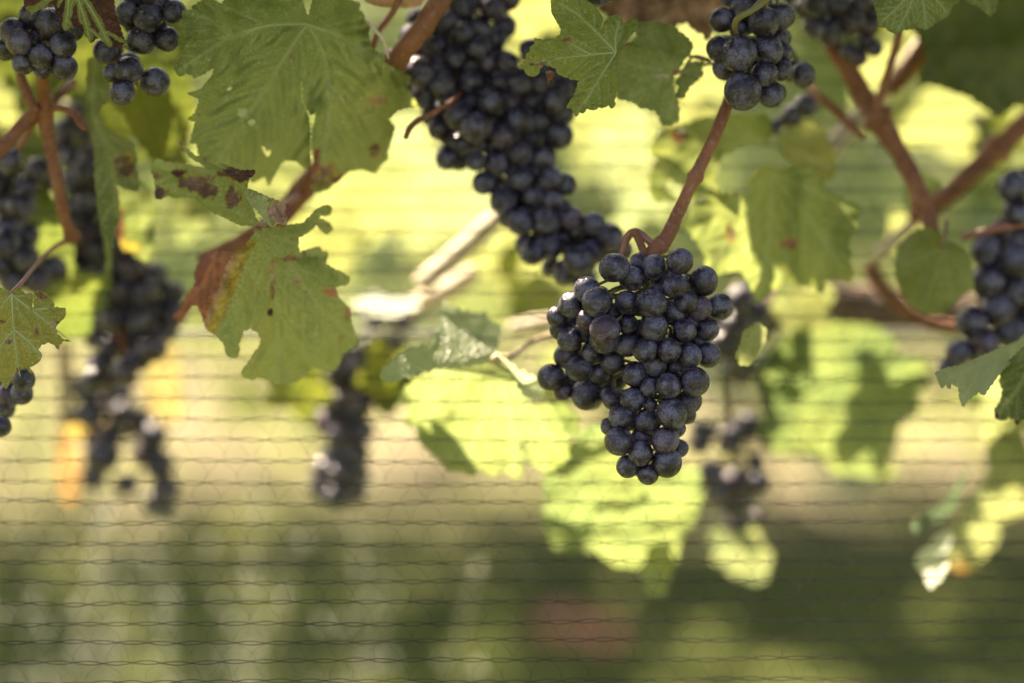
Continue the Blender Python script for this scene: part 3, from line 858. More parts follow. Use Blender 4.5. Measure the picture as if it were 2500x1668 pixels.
leaf(S, [(dmg, (1.212, -.03, -.02, .03, .05)), (strip, (1.206, -.03, -.03, 0, 0)), (curl, (1.207, 0, -.02, 0, 0)), (flap, (1.206, .02, 0, .5, 0), True), (body, body_depth)],
     JD, (1.216, 0, 0, 0, 0), (.205, .240, .076), grid=6, teeth=(15, 2.6), wav=.0042, wavs=90, quilt=.0026, vw=4.5,
     veins=[[JD] + Z('Z7', [(780, 480), (830, 800), (840, 1260)]), [JD] + Z('Z7', [(860, 380), (1080, 700), (1350, 980)]), [JD] + Z('Z7', [(900, 300), (1100, 400), (1300, 560)]), [JD] + Z('Z7', [(600, 380), (570, 620), (440, 930)]), [JD] + Z('Z7', [(900, 205), (1150, 80)]), [JD] + Z('Z1', [(1560, 1380), (1320, 1220), (1060, 1140)]), [JD] + Z('Z1', [(1690, 1330), (1560, 1230), (1300, 1130)])],
     stains=[(*Z('Z1', [(1340, 1250)])[0], 32, 17, (.20, .125, .10), 1.0), (*Z('Z1', [(1420, 1310)])[0], 18, 16, (.19, .11, .085), 1.0), (*Z('Z1', [(1590, 1350)])[0], 17, 22, (.17, .10, .075), 1.0), (*Z('Z1', [(1215, 1180)])[0], 17, 7, (.13, .06, .045), .95), (*Z('Z1', [(1085, 1330)])[0], 15, 14, (.20, .12, .11), .95), (*Z('Z1', [(1060, 1200)])[0], 12, 9, (.22, .13, .09), .8),
             (*Z('Z1', [(1640, 1190)])[0], 44, 17, (.155, .075, .052), 1.0), (*Z('Z2', [(810, 1450)])[0], 30, 30, (.42, .27, .24), .95), (*Z('Z2', [(860, 1440)])[0], 8, 24, (.30, .10, .13), .9),
             (*Z('Z7', [(785, 790)])[0], 7, 8, (.06, .03, .035), 1.0), (*Z('Z7', [(800, 560)])[0], 8, 34, (.26, .16, .14), .6), (*Z('Z7', [(1190, 650)])[0], 15, 12, (.36, .16, .13), .75), (*Z('Z7', [(985, 585)])[0], 10, 6, (.25, .16, .14), .6), (*Z('Z7', [(1260, 965)])[0], 8, 6, (.33, .13, .10), .6), (*Z('Z7', [(1320, 770)])[0], 8, 20, (.35, .18, .12), .55), (*Z('Z7', [(920, 425)])[0], 18, 6, (.30, .17, .10), .8)],
     edge=.35, edgecol=(.22, .14, .08), stainfn=lambda u, v, dm, db, de: body_stain(u, v, dm, db, de) if v > 585 else None,
     petiole=[Z('Z7', [(760, 170)])[0] + (1.245,), Z('Z7', [(830, 90)])[0] + (1.28,), Z('F', [(690, 445)])[0] + (1.31,)], pet_r=1.5, label='pale green leaf with one withered red lobe, a hole, and a brown-blotched upper lobe')
leaf(S, [Z('Z2', [(1350, -80), (1380, 15), (1450, 40), (1550, 52), (1680, 55), (1760, 38), (1800, -80)])], Z('Z2', [(1560, -100)])[0], (1.262, .03, -.04, 0, 0), (.36, .24, .13), grid=9, teeth=(30, 2), stainfn=lambda *a: ((.38, .24, .14), 1.0), label='dry tan leaf edge at the top between two canes')

# ---- shoot with the main bunch
J = Z('F', [(1520, 560)])[0]
S = thing('vine_shoot', 'straight speckled reddish cane leaning above the sharp main bunch, with green leaves', 'vine shoot', P(J[0], J[1], 1.235), 'shoots of the near vine')
cane(S, 'cane', 'Z4', [(1380, 440), (1300, 640), (1232, 820), (1125, 1090), (1010, 1330), (900, 1560), (790, 1800), (715, 1950)], [50, 50, 50, 50, 51, 52, 56, 64], [1.265, 1.255, 1.24, 1.235, 1.232, 1.230, 1.228, 1.228], nodes=(.12, .62))
cane(S, 'cane', 'F', [(1500, 565), (1478, 545), (1458, 532), (1440, 545), (1427, 590)], [9, 9, 9, 9, 8], [1.226, 1.226, 1.228, 1.23, 1.232], mat=M_PET)
cane(S, 'cane', 'F', [(1456, 530), (1470, 560), (1478, 585)], [10, 9, 8], [1.226, 1.222, 1.218])
cane(S, 'cane', 'F', [(1520, 560), (1490, 585), (1480, 620)], [22, 16, 9], [1.228, 1.225, 1.222])
J4 = Z('Z3', [(1690, 360)])[0]
leaf(S, [Z('Z3', [(1255, -50), (1245, 25), (1250, 90), (1280, 140), (1315, 200), (1310, 235), (1270, 270), (1215, 280), (1160, 265), (1130, 265), (1135, 300), (1100, 325), (1105, 350), (1075, 375), (1075, 400), (1050, 430), (1025, 450), (1060, 475), (1085, 515), (1130, 525), (1165, 505), (1170, 470), (1200, 445), (1240, 455), (1280, 470), (1285, 500), (1310, 515), (1360, 535), (1400, 545), (1435, 550), (1425, 590), (1400, 660), (1370, 700), (1355, 740), (1385, 740), (1400, 770), (1420, 800), (1440, 770), (1470, 775), (1490, 745), (1540, 755), (1575, 735), (1600, 740), (1640, 720), (1660, 745), (1690, 715), (1680, 690), (1695, 640), (1705, 550), (1695, 450), (1694, 365), (1720, 330), (1790, 250), (1835, 200), (1840, 130), (1790, 135), (1750, 160), (1735, 185), (1730, 120), (1700, 100), (1650, 110), (1610, 150), (1600, 190), (1570, 232), (1592, 170), (1602, 120), (1560, 60), (1520, 20), (1470, 0), (1440, -50)])],
     J4, (1.212, .035, .01, -.04, .03), (.150, .184, .044), grid=6, teeth=(13, 1.6), ribs=True, sub=4, vw=3.5, wav=.0040, wavs=90, quilt=.0018,
     veins=[[J4] + Z('Z3', [(1600, 265), (1450, 120), (1300, 20)]), [J4] + Z('Z3', [(1520, 375), (1300, 400), (1060, 445)]), [J4] + Z('Z3', [(1640, 440), (1540, 600), (1420, 780)]), [J4] + Z('Z3', [(1690, 250), (1720, 130)]), [Z('Z3', [(1520, 375)])[0]] + Z('Z3', [(1400, 310), (1320, 250)])],
     edge=.35, stains=[(*Z('Z3', [(1360, 275)])[0], 12, 7, (.32, .18, .12), .9), (*Z('Z3', [(1185, 440)])[0], 12, 5, (.22, .13, .08), .9), (*Z('Z3', [(1115, 440)])[0], 4, 4, (.07, .05, .03), .9)],
     petiole=[Z('Z3', [(1730, 320)])[0] + (1.225,), Z('Z3', [(1850, 300)])[0] + (1.245,), Z('Z4', [(900, 440)])[0] + (1.255,), Z('Z4', [(1090, 490)])[0] + (1.262,)], pet_r=.8, label='sharp dusty green ragged leaf with a bitten lobe at top centre')
leaf(S, [Z('Z3', [(1210, 490), (1250, 488), (1268, 500), (1262, 525), (1240, 550), (1225, 572), (1222, 535)])], Z('Z3', [(1262, 492)])[0], (1.212, 0, 0, 0, 0), (.2, .1, .06), grid=4, teeth=(8, 2), wav=.003, wavs=14, stainfn=lambda *a: ((.25, .10, .055), 1.0), label='tiny curled dry brown shred below the bitten lobe', name='leaf_shred')
leaf(S, [Z('Z4', [(505, 175), (560, 180), (660, 175), (740, 195), (800, 205), (840, 250), (900, 290), (950, 350), (945, 400), (915, 440), (880, 480), (860, 530), (815, 572), (802, 600), (800, 680), (830, 780), (845, 900), (840, 970), (760, 1000), (700, 990), (680, 940), (650, 890), (580, 870), (520, 860), (500, 830), (420, 800), (350, 790), (340, 700), (330, 580), (350, 500), (360, 430), (420, 370), (510, 290), (500, 230)])],
     Z('Z4', [(812, 578)])[0], (1.252, .03, .03, .0, .0), (.145, .182, .062), grid=8, teeth=(15, 4), veins=[Z('Z4', [p])[0] for p in ((360, 480), (560, 200), (900, 330), (420, 780), (760, 960))], wav=.005, wavs=70,
     stains=[(*Z('Z4', [(690, 610)])[0], 26, 5, (.50, .46, .36), .75)], petiole=[Z('Z4', [(870, 560)])[0] + (1.262,), Z('Z4', [(960, 450)])[0] + (1.262,), Z('Z4', [(1100, 490)])[0] + (1.262,)], pet_r=1.0, label='soft-focus pale green rounded leaf beside the sharp ragged leaf')
leaf(S, [Z('Z4', [(820, 640), (870, 580), (900, 520), (960, 490), (1040, 490), (1020, 560), (1040, 590), (980, 650), (930, 690), (900, 740), (870, 790), (820, 770), (850, 700)])], Z('Z4', [(1040, 520)])[0], (1.257, .05, .0, 0, 0), (.085, .12, .04), grid=8, teeth=(14, 4), petiole=[Z('Z4', [(1120, 510)])[0] + (1.262,)], pet_r=.8, label='small folded green lobe left of the top right bunch')
leaf(S, [Z('Z4', [(200, -90), (200, 60), (300, 140), (400, 190), (520, 220), (700, 220), (800, 235), (830, 190), (900, 180), (960, 240), (1030, 270), (1065, 325), (1090, 270), (1120, 200), (1130, 130), (1250, 60), (1300, -90)])], Z('Z4', [(760, -140)])[0], (1.285, 0, -.04, .03, 0), (.30, .2, .15), grid=9, teeth=(22, 4), wav=.008, wavs=60, quilt=.002,
     veins=[Z('Z4', [p])[0] for p in ((350, 150), (520, 200), (720, 190), (1060, 310), (1200, 60))], stainfn=lambda *a: ((.30, .195, .145), 1.0), label='dry brown crinkled leaf at the top behind the green leaves')
leaf(S, [Z('Z10', [(-20, 300), (40, 205), (160, 190), (300, 140), (470, 115), (620, 105), (760, 110), (800, 200), (790, 270), (760, 305), (640, 320), (560, 345), (470, 390), (430, 440), (420, 560), (440, 650), (500, 760), (380, 800), (250, 700), (180, 600), (105, 555), (60, 610), (150, 690), (0, 710), (-40, 650), (-30, 500), (10, 420), (-30, 380)])],
     Z('Z10', [(780, 300)])[0], (1.33, -.01, .0, .02, .02), (.130, .160, .038), grid=11, teeth=(26, 6), veins=[Z('Z10', [p])[0] for p in ((10, 300), (0, 600), (350, 160), (300, 690))], stains=[(*Z('Z10', [(150, 260)])[0], 16, 14, (.3, .15, .08), .5)], label='blurred green leaf behind the leaning cane')
leaf(S, [Z('Z10', [(840, 280), (920, 200), (1050, 160), (1130, 200), (1180, 270), (1200, 360), (1240, 440), (1230, 540), (1160, 560), (1080, 500), (990, 480), (930, 430), (870, 370)])], Z('Z10', [(810, 300)])[0], (1.345, .0, .0, .05, .0), (.135, .140, .032), grid=11, teeth=(22, 5), label='blurred yellowing leaf below the small out-of-focus grapes')
leaf(S, [Z('Z10', [(440, 660), (560, 660), (640, 640), (640, 560), (700, 480), (780, 470), (880, 480), (950, 460), (1010, 480), (1080, 480), (1140, 540), (1160, 640), (1250, 670), (1300, 700), (1380, 730), (1410, 770), (1360, 830), (1390, 860), (1350, 920), (1330, 960), (1310, 1020), (1340, 1070), (1320, 1110), (1360, 1200), (1340, 1240), (1160, 1240), (1150, 1330), (1090, 1300), (1000, 1270), (900, 1270), (800, 1310), (740, 1370), (700, 1400), (640, 1270), (580, 1180), (480, 1190), (400, 1210), (345, 1180), (350, 1090), (250, 930), (190, 870), (250, 760), (280, 690)])],
     Z('Z10', [(800, 520)])[0], lambda u, v: 1.298 + .006 * math.sin((u - 1880) / 55.0) + .02 * (v - 500) / 400 - .010 * math.exp(-((u - 1960) / 40) ** 2), (.145, .182, .050), grid=9, teeth=(22, 5), wav=.0035, wavs=110,
     veins=[Z('Z10', [p])[0] for p in ((1380, 780), (1300, 1200), (700, 1390), (230, 860), (350, 1180))], stains=[(*Z('Z10', [(920, 990)])[0], 20, 14, (.24, .12, .09), .7), (*Z('Z10', [(520, 930)])[0], 12, 20, (.24, .2, .12), .5)], label='broad crumpled green leaf right of the leaning cane')
leaf(S, [Z('Z15', [(480, 20), (560, -30), (610, 10), (600, 80), (560, 150), (510, 210), (460, 205), (435, 150), (465, 90)])], Z('Z15', [(570, -60)])[0], (1.262, .15, .0, 0, 0), G_YEL, grid=9, teeth=(14, 3), edge=.3, label='small bright yellow-green leaf beside the main bunch')

# ---- right shoot
J = Z('Z5', [(740, 900)])[0]
S = thing('vine_shoot', 'forked rust-brown shoot at upper right with leaves around it', 'vine shoot', P(J[0], J[1], 1.34), 'shoots of the near vine')
cane(S, 'cane', 'Z5', [(380, 260), (470, 420), (580, 590), (690, 790), (790, 940), (900, 1110), (1000, 1290), (1090, 1460), (1180, 1680), (1230, 1850)], [70, 74, 78, 80, 100, 82, 76, 74, 70, 60], [1.345, 1.345, 1.345, 1.345, 1.34, 1.34, 1.335, 1.33, 1.325, 1.32], nodes=(.45, .85))
cane(S, 'cane', 'Z5', [(980, 240), (930, 400), (880, 560), (830, 720), (790, 860), (770, 1000)], [30, 32, 34, 36, 40, 46], [1.305, 1.31, 1.315, 1.32, 1.322, 1.325])
cane(S, 'cane', 'Z5', [(180, 640), (290, 730), (420, 850), (560, 980), (680, 1090)], [30, 34, 34, 34, 34], [1.36, 1.355, 1.35, 1.345, 1.34])
cane(S, 'cane', 'Z5', [(1330, 150), (1150, 350), (950, 620), (760, 830), (600, 980), (400, 1190)], [70, 72, 74, 72, 74, 80], [1.44, 1.43, 1.42, 1.41, 1.40, 1.39], mat=M_OLD_LIT, label='weathered cane paled to look sunlit')
cane(S, 'cane', 'Z5', [(1560, -60), (1380, 130), (1200, 330), (1060, 520), (900, 720)], [70, 72, 70, 70, 66], [1.375, 1.38, 1.385, 1.39, 1.40])
J28 = Z('Z5', [(1120, -140)])[0]
leaf(S, [Z('Z5', [(770, -90), (760, 40), (780, 90), (800, 215), (850, 220), (890, 255), (945, 270), (1000, 240), (1080, 235), (1110, 215), (1180, 240), (1280, 170), (1360, 125), (1390, 50), (1440, 20), (1450, -90)])], J28, (1.222, .02, .0, .02, .0), (.092, .122, .040), grid=6, teeth=(12, 2.2), ribs=True, wav=.003, quilt=.0015,
     veins=[Z('Z5', [p])[0] for p in ((800, 200), (945, 260), (1180, 230), (1360, 120))], edge=.2, label='dark green leaf tip in focus at the top right')
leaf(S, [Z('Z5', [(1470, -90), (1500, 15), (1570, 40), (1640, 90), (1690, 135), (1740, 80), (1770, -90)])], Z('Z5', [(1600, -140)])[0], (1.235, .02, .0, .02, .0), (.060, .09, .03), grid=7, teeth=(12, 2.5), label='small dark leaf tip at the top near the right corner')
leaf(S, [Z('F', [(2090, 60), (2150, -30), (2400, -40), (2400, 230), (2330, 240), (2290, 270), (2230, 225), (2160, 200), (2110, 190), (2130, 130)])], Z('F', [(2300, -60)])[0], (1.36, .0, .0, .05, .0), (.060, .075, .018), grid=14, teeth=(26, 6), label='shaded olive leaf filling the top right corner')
leaf(S, [Z('Z11', [(560, 400), (640, 370), (722, 420), (722, 500), (735, 470), (770, 450), (850, 500), (890, 560), (900, 660), (915, 730), (850, 770), (780, 840), (700, 890), (620, 890), (540, 840), (480, 760), (450, 680), (440, 580), (470, 480)])], Z('Z11', [(728, 490)])[0], (1.30, -.05, .02, .25, .1), (.120, .150, .040), grid=8, teeth=(18, 4), veins=[Z('Z11', [p])[0] for p in ((600, 880), (480, 600), (900, 720), (780, 830))], petiole=[Z('Z11', [(740, 420)])[0] + (1.315,), Z('Z11', [(745, 330)])[0] + (1.325,)], label='small round green leaf between the right canes and the right bunch')
leaf(S, [Z('Z11', [(500, 130), (590, 70), (640, 55), (700, 90), (730, 170), (745, 240), (700, 290), (640, 310), (560, 280), (510, 220)])], Z('Z11', [(640, 320)])[0], (1.40, .0, .0, 0, 0), (.14, .17, .05), grid=10, teeth=(20, 4), label='small pale leaf behind the forked right cane')

# ---- cane crossing at far right
J = Z('Z11', [(560, 330)])[0]
S = thing('vine_shoot', 'thick dark red cane crossing at the right edge with a glossy sunlit leaf', 'vine shoot', P(J[0], J[1], 1.38), 'shoots of the near vine')
cane(S, 'cane', 'Z5', [(2060, 900), (1860, 1090), (1640, 1290), (1430, 1490), (1250, 1640), (1050, 1740)], [84, 84, 82, 80, 70, 60], [1.375, 1.375, 1.375, 1.38, 1.385, 1.39], nodes=(.3, .85))
cane(S, 'cane', 'Z5', [(1700, 1080), (1640, 1190), (1580, 1300)], [26, 36, 30], [1.40, 1.395, 1.385], mat=M_PET)
cane(S, 'cane', 'Z11', [(640, 270), (540, 360), (440, 455), (340, 550)], [34, 36, 38, 40], [1.395, 1.40, 1.405, 1.41], mat=M_OLD_LIT, label='stub of cane paled to look sunlit')  # lit stretch of the dark cane, brightness put into its colour
cane(S, 'cane', 'Z11', [(300, 590), (340, 690), (430, 790), (520, 870), (640, 930), (780, 960), (900, 960)], [46, 48, 46, 44, 42, 40, 36], [1.42, 1.42, 1.42, 1.42, 1.42, 1.42, 1.42])
cane(S, 'cane', 'Z11', [(1260, 350), (1080, 375), (930, 410), (840, 440)], [26, 26, 24, 20], [1.31, 1.315, 1.32, 1.325], mat=M_PET)
leaf(S, [Z('Z11', [(680, 1230), (740, 1205), (850, 1180), (960, 1130), (1080, 1080), (1170, 1045), (1206, 1010), (1290, 940), (1290, 1010), (1180, 1130), (1080, 1215), (1030, 1280), (970, 1365), (940, 1345), (880, 1395), (845, 1432), (825, 1380), (820, 1320), (780, 1290), (770, 1330), (745, 1300), (720, 1325), (700, 1280)])], Z('Z11', [(1330, 940)])[0],
     lambda u, v: 1.212 - .00055 * (v - 920) - .00003 * (u - 2400) + .006 * math.sin((u - 2280) / 22), (.10, .125, .055), grid=6, teeth=(14, 2.5), under=True, wav=.0035, wavs=50, label='sharp curled leaf with sunlit white tips at the right')
leaf(S, [Z('Z11', [(1290, 1000), (1180, 1100), (1110, 1170), (1070, 1220), (1060, 1290), (1080, 1330), (1065, 1400), (1030, 1450), (1040, 1500), (1090, 1512), (1115, 1490), (1140, 1500), (1165, 1540), (1190, 1510), (1240, 1500), (1300, 1500)])], Z('Z11', [(1320, 1050)])[0], (1.228, -.05, .03, 0, 0), (.062, .085, .028), grid=7, teeth=(15, 3), stains=[(*Z('Z11', [(1155, 1530)])[0], 10, 12, PURPLE, .95), (*Z('Z11', [(1035, 1490)])[0], 8, 10, PURPLE, .9)], label='dark green leaf with purple tips cut by the right edge')

# ---- rear middle shoot
J14 = Z('Z14', [(600, 350)])[0]
S = thing('vine_shoot', 'canes paled to look sunlit behind the bunches with bright backlit leaves', 'vine shoot', P(J14[0], J14[1], 1.36), 'shoots of the near vine')
cane(S, 'cane', 'F', [(1230, 400), (1150, 490), (1060, 575), (965, 655)], [22, 24, 25, 24], [1.47, 1.46, 1.455, 1.45], mat=M_OLD_LIT)
cane(S, 'cane', 'F', [(1085, 630), (1020, 668), (940, 712)], [24, 25, 25], [1.50, 1.49, 1.48], mat=M_OLD_LIT)
cane(S, 'cane', 'F', [(1290, 735), (1230, 745), (1170, 755)], [16, 18, 16], [1.47, 1.47, 1.47], mat=M_OLD_LIT)
cane(S, 'cane', 'Z3', [(620, 640), (560, 700), (480, 750), (400, 795), (330, 830), (280, 880), (255, 940)], [16, 18, 18, 18, 20, 22, 18], [1.28, 1.27, 1.262, 1.26, 1.255, 1.25, 1.245], label='thin dried tendril end')
leaf(S, [(Z('Z14', [(325, 25), (360, 60), (420, 90), (470, 95), (520, 115), (540, 85), (560, 130), (600, 165), (630, 160), (625, 230), (605, 300), (600, 350), (560, 370), (430, 385), (280, 400), (150, 440), (60, 470), (0, 470), (-30, 440), (20, 380), (90, 320), (170, 290), (230, 280), (290, 200), (300, 110)]), (1.285, .04, -.10, 0, 0), True),
         (Z('Z14', [(600, 352), (640, 380), (700, 440), (760, 560), (800, 600), (900, 600), (950, 680), (1000, 800), (1000, 900), (940, 930), (910, 960), (850, 950), (800, 920), (765, 860), (740, 800), (760, 900), (745, 990), (700, 1000), (670, 930), (620, 980), (580, 985), (530, 945), (480, 985), (440, 960), (350, 960), (290, 890), (200, 820), (180, 740), (110, 690), (150, 610), (65, 590), (100, 520), (180, 450), (260, 410), (430, 392), (560, 378)]), (1.285, -.02, .10, .02, .0)),
         (Z('Z14', [(605, 312), (660, 370), (700, 430), (740, 520), (770, 560), (850, 570), (862, 520), (905, 490), (830, 460), (730, 415), (680, 375)]), (1.272, .02, .05, 0, 0), True)],
     J14, (1.285, 0, 0, 0, 0), (.122, .162, .052), grid=8, teeth=(26, 8), vw=7, wav=.005, wavs=150, quilt=.0009,
     veins=[Z('Z14', [p])[0] for p in ((330, 60), (20, 430), (440, 940), (720, 980), (960, 880), (120, 640))],
     petiole=[Z('Z14', [(700, 330)])[0] + (1.295,), Z('Z14', [(800, 260)])[0] + (1.305,), Z('Z14', [(950, 210)])[0] + (1.32,)], pet_r=2.0, pet_mat=M_PALEPET, label='large backlit leaf left of the main bunch, lower half glowing yellow')
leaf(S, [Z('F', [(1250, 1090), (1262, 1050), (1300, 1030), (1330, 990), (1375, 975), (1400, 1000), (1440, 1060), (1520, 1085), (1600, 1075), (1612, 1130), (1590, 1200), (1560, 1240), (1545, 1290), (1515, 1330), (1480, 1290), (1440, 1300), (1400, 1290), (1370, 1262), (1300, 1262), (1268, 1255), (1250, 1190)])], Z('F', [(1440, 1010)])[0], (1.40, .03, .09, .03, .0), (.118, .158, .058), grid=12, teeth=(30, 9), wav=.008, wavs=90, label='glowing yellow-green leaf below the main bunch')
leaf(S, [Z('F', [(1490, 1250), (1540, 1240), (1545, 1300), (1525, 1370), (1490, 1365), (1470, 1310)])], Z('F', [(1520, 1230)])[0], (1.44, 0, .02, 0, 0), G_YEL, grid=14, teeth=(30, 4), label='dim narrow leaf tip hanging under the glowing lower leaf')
leaf(S, [Z('F', [(1240, 940), (1290, 925), (1330, 960), (1320, 1000), (1270, 1010), (1245, 985)])], Z('F', [(1250, 930)])[0], (1.345, 0, .02, 0, 0), (.11, .15, .05), grid=12, teeth=(30, 4), label='small green lobe touching the backlit leaf under the loose side grapes')
leaf(S, [Z('F', [(805, 695), (850, 668), (900, 684), (955, 680), (965, 708), (905, 732), (840, 726)])], Z('F', [(880, 664)])[0], (1.48, 0, -.9, 0, 0), (.36, .38, .29), grid=9, teeth=(30, 4), under=True, label='flat leaf behind the bunches, added and paled for a white sunlit patch')  # added leaf, coloured pale to give a glaring sunlit patch
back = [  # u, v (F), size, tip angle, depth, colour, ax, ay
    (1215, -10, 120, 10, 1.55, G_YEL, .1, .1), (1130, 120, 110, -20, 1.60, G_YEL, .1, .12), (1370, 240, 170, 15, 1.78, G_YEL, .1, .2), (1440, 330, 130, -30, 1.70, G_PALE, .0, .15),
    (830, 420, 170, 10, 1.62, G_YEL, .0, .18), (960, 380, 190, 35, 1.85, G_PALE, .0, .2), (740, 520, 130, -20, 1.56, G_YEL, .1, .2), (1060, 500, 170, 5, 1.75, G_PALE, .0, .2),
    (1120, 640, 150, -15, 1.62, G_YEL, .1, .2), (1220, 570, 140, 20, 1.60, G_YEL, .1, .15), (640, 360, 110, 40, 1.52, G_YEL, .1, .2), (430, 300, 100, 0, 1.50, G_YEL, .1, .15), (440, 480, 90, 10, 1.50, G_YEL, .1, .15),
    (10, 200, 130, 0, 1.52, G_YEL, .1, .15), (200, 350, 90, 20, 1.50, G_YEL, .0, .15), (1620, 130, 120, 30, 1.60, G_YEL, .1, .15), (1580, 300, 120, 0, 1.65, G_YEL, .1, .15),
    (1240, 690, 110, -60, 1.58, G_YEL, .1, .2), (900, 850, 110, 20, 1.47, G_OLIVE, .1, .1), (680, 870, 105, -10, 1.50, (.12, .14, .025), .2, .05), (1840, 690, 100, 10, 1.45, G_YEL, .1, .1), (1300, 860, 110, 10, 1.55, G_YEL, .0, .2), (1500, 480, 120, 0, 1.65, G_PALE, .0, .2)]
for i, (u, v, s, a, d, c, ax, ay) in enumerate(back):
    q = Z('F', [(u, v)])[0]
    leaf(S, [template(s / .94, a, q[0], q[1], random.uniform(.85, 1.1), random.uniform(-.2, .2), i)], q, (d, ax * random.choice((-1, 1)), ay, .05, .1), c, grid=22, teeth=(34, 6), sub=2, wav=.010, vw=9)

# ---- rear right shoot with the cordon
J = Z('F', [(2180, 745)])[0]
S = thing('vine_shoot', 'blurred rear growth at the right with large dangling sunlit leaves', 'vine shoot', P(J[0], J[1], 1.5), 'shoots of the near vine')
cane(S, 'cane', 'F', [(2450, 735), (2180, 720), (2000, 705), (1880, 690), (1760, 700)], [44, 46, 48, 46, 44], [1.53, 1.53, 1.53, 1.53, 1.54], mat=M_CORDON, lump=.3, label='thick brown cordon arm, out of focus')
leaf(S, [Z('Z15', [(580, 210), (620, 150), (700, 60), (800, 10), (950, -20), (1180, -10), (1290, 60), (1320, 160), (1480, 180), (1500, 300), (1420, 340), (1440, 470), (1340, 530), (1310, 650), (1270, 720), (1310, 800), (1240, 830), (1150, 810), (980, 790), (930, 720), (830, 700), (640, 690), (560, 560), (620, 480), (600, 400), (570, 280)])], Z('Z15', [(950, 0)])[0], (1.46, .04, .05, .06, .02), (.098, .132, .046), grid=14, teeth=(34, 9), wav=.010, label='big soft blurred green leaf right of the main bunch, sun-flecked')
leaf(S, [Z('Z15', [(1800, 300), (1880, 250), (1960, 420), (2016, 600), (2060, 700), (2060, 1000), (1980, 1020), (1860, 1080), (1870, 1160), (1780, 1270), (1700, 1330), (1640, 1330), (1610, 1240), (1640, 1080), (1700, 950), (1760, 900), (1820, 760), (1790, 600), (1780, 460)])], Z('Z15', [(1900, 240)])[0], (1.45, .05, .08, .1, .0), G_YEL, grid=14, teeth=(34, 7), stains=[(*Z('Z15', [(1660, 1320)])[0], 30, 16, (.34, .2, .06), .8)], label='bright yellow leaf hanging at the lower right')
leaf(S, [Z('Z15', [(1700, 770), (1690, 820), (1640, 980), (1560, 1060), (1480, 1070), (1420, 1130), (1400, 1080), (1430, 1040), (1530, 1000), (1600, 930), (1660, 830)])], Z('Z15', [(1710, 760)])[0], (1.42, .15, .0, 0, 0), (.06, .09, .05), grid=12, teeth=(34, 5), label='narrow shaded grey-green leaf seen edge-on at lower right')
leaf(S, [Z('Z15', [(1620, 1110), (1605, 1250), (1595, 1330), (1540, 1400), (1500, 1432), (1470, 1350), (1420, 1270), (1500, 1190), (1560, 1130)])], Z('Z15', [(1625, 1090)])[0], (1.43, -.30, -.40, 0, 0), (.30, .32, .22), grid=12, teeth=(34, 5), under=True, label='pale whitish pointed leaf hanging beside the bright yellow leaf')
leaf(S, [Z('Z15', [(330, 1090), (400, 1150), (450, 1120), (540, 1080), (570, 1150), (590, 1190), (640, 1260), (600, 1330), (610, 1380), (530, 1400), (480, 1350), (420, 1360), (380, 1290), (310, 1270), (340, 1210), (290, 1170)])], Z('Z15', [(450, 1050)])[0], (1.52, -.1, .10, .1, 0), (.15, .18, .085), grid=14, teeth=(34, 8), label='pale blurred leaf under the small loose bunch')
leaf(S, [Z('F', [(2005, 300), (2040, 260), (2120, 200), (2220, 205), (2300, 255), (2350, 250), (2350, 330), (2250, 350), (2200, 370), (2130, 330), (2060, 335)])], Z('F', [(2180, 190)])[0], (1.62, .05, .12, 0, .05), G_YEL, grid=16, teeth=(34, 7), label='bright backlit leaf behind the crossing cane at upper right')
leaf(S, [Z('F', [(1960, 160), (2010, 120), (2100, 60), (2110, 110), (2060, 190), (2010, 250), (1985, 300), (1960, 240)])], Z('F', [(2080, 60)])[0], (1.60, .05, .12, 0, .05), G_YEL, grid=16, teeth=(34, 7), label='bright yellow leaf sliver between the two upper right canes')
leaf(S, [Z('F', [(2050, 480), (2110, 520), (2180, 600), (2100, 610), (2040, 560)])], Z('F', [(2100, 480)])[0], (1.55, .05, .12, 0, .05), G_YEL, grid=16, teeth=(34, 7), label='dim yellow leaf behind the pale stub')
leaf(S, [template(150, 20, *Z('F', [(2330, 880)])[0], 1, 0, 5)], Z('F', [(2330, 880)])[0], (1.5, .05, .1, 0, .05), (.13, .16, .04), grid=18, teeth=(34, 7), label='green blurred leaf behind the purple-tipped right-edge leaf')

for i, (u, v, s_, a) in enumerate(((2230, 40, 150, 20), (2330, 120, 140, -10), (2060, -20, 110, 30), (2140, 110, 100, -40), (2400, 20, 150, 10), (1900, 0, 90, 0), (2300, 300, 90, 60))):  # dark leaves added to deepen the shade at upper right
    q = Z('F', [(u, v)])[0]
    leaf(S, [template(s_ / .94, a, q[0], q[1], 1, .1, 60 + i)], q, (1.43 + .012 * i, random.uniform(-.05, .05), -.03, .05, .05), (.062, .078, .016), grid=18, teeth=(34, 6), sub=3, wav=.008, vw=8)
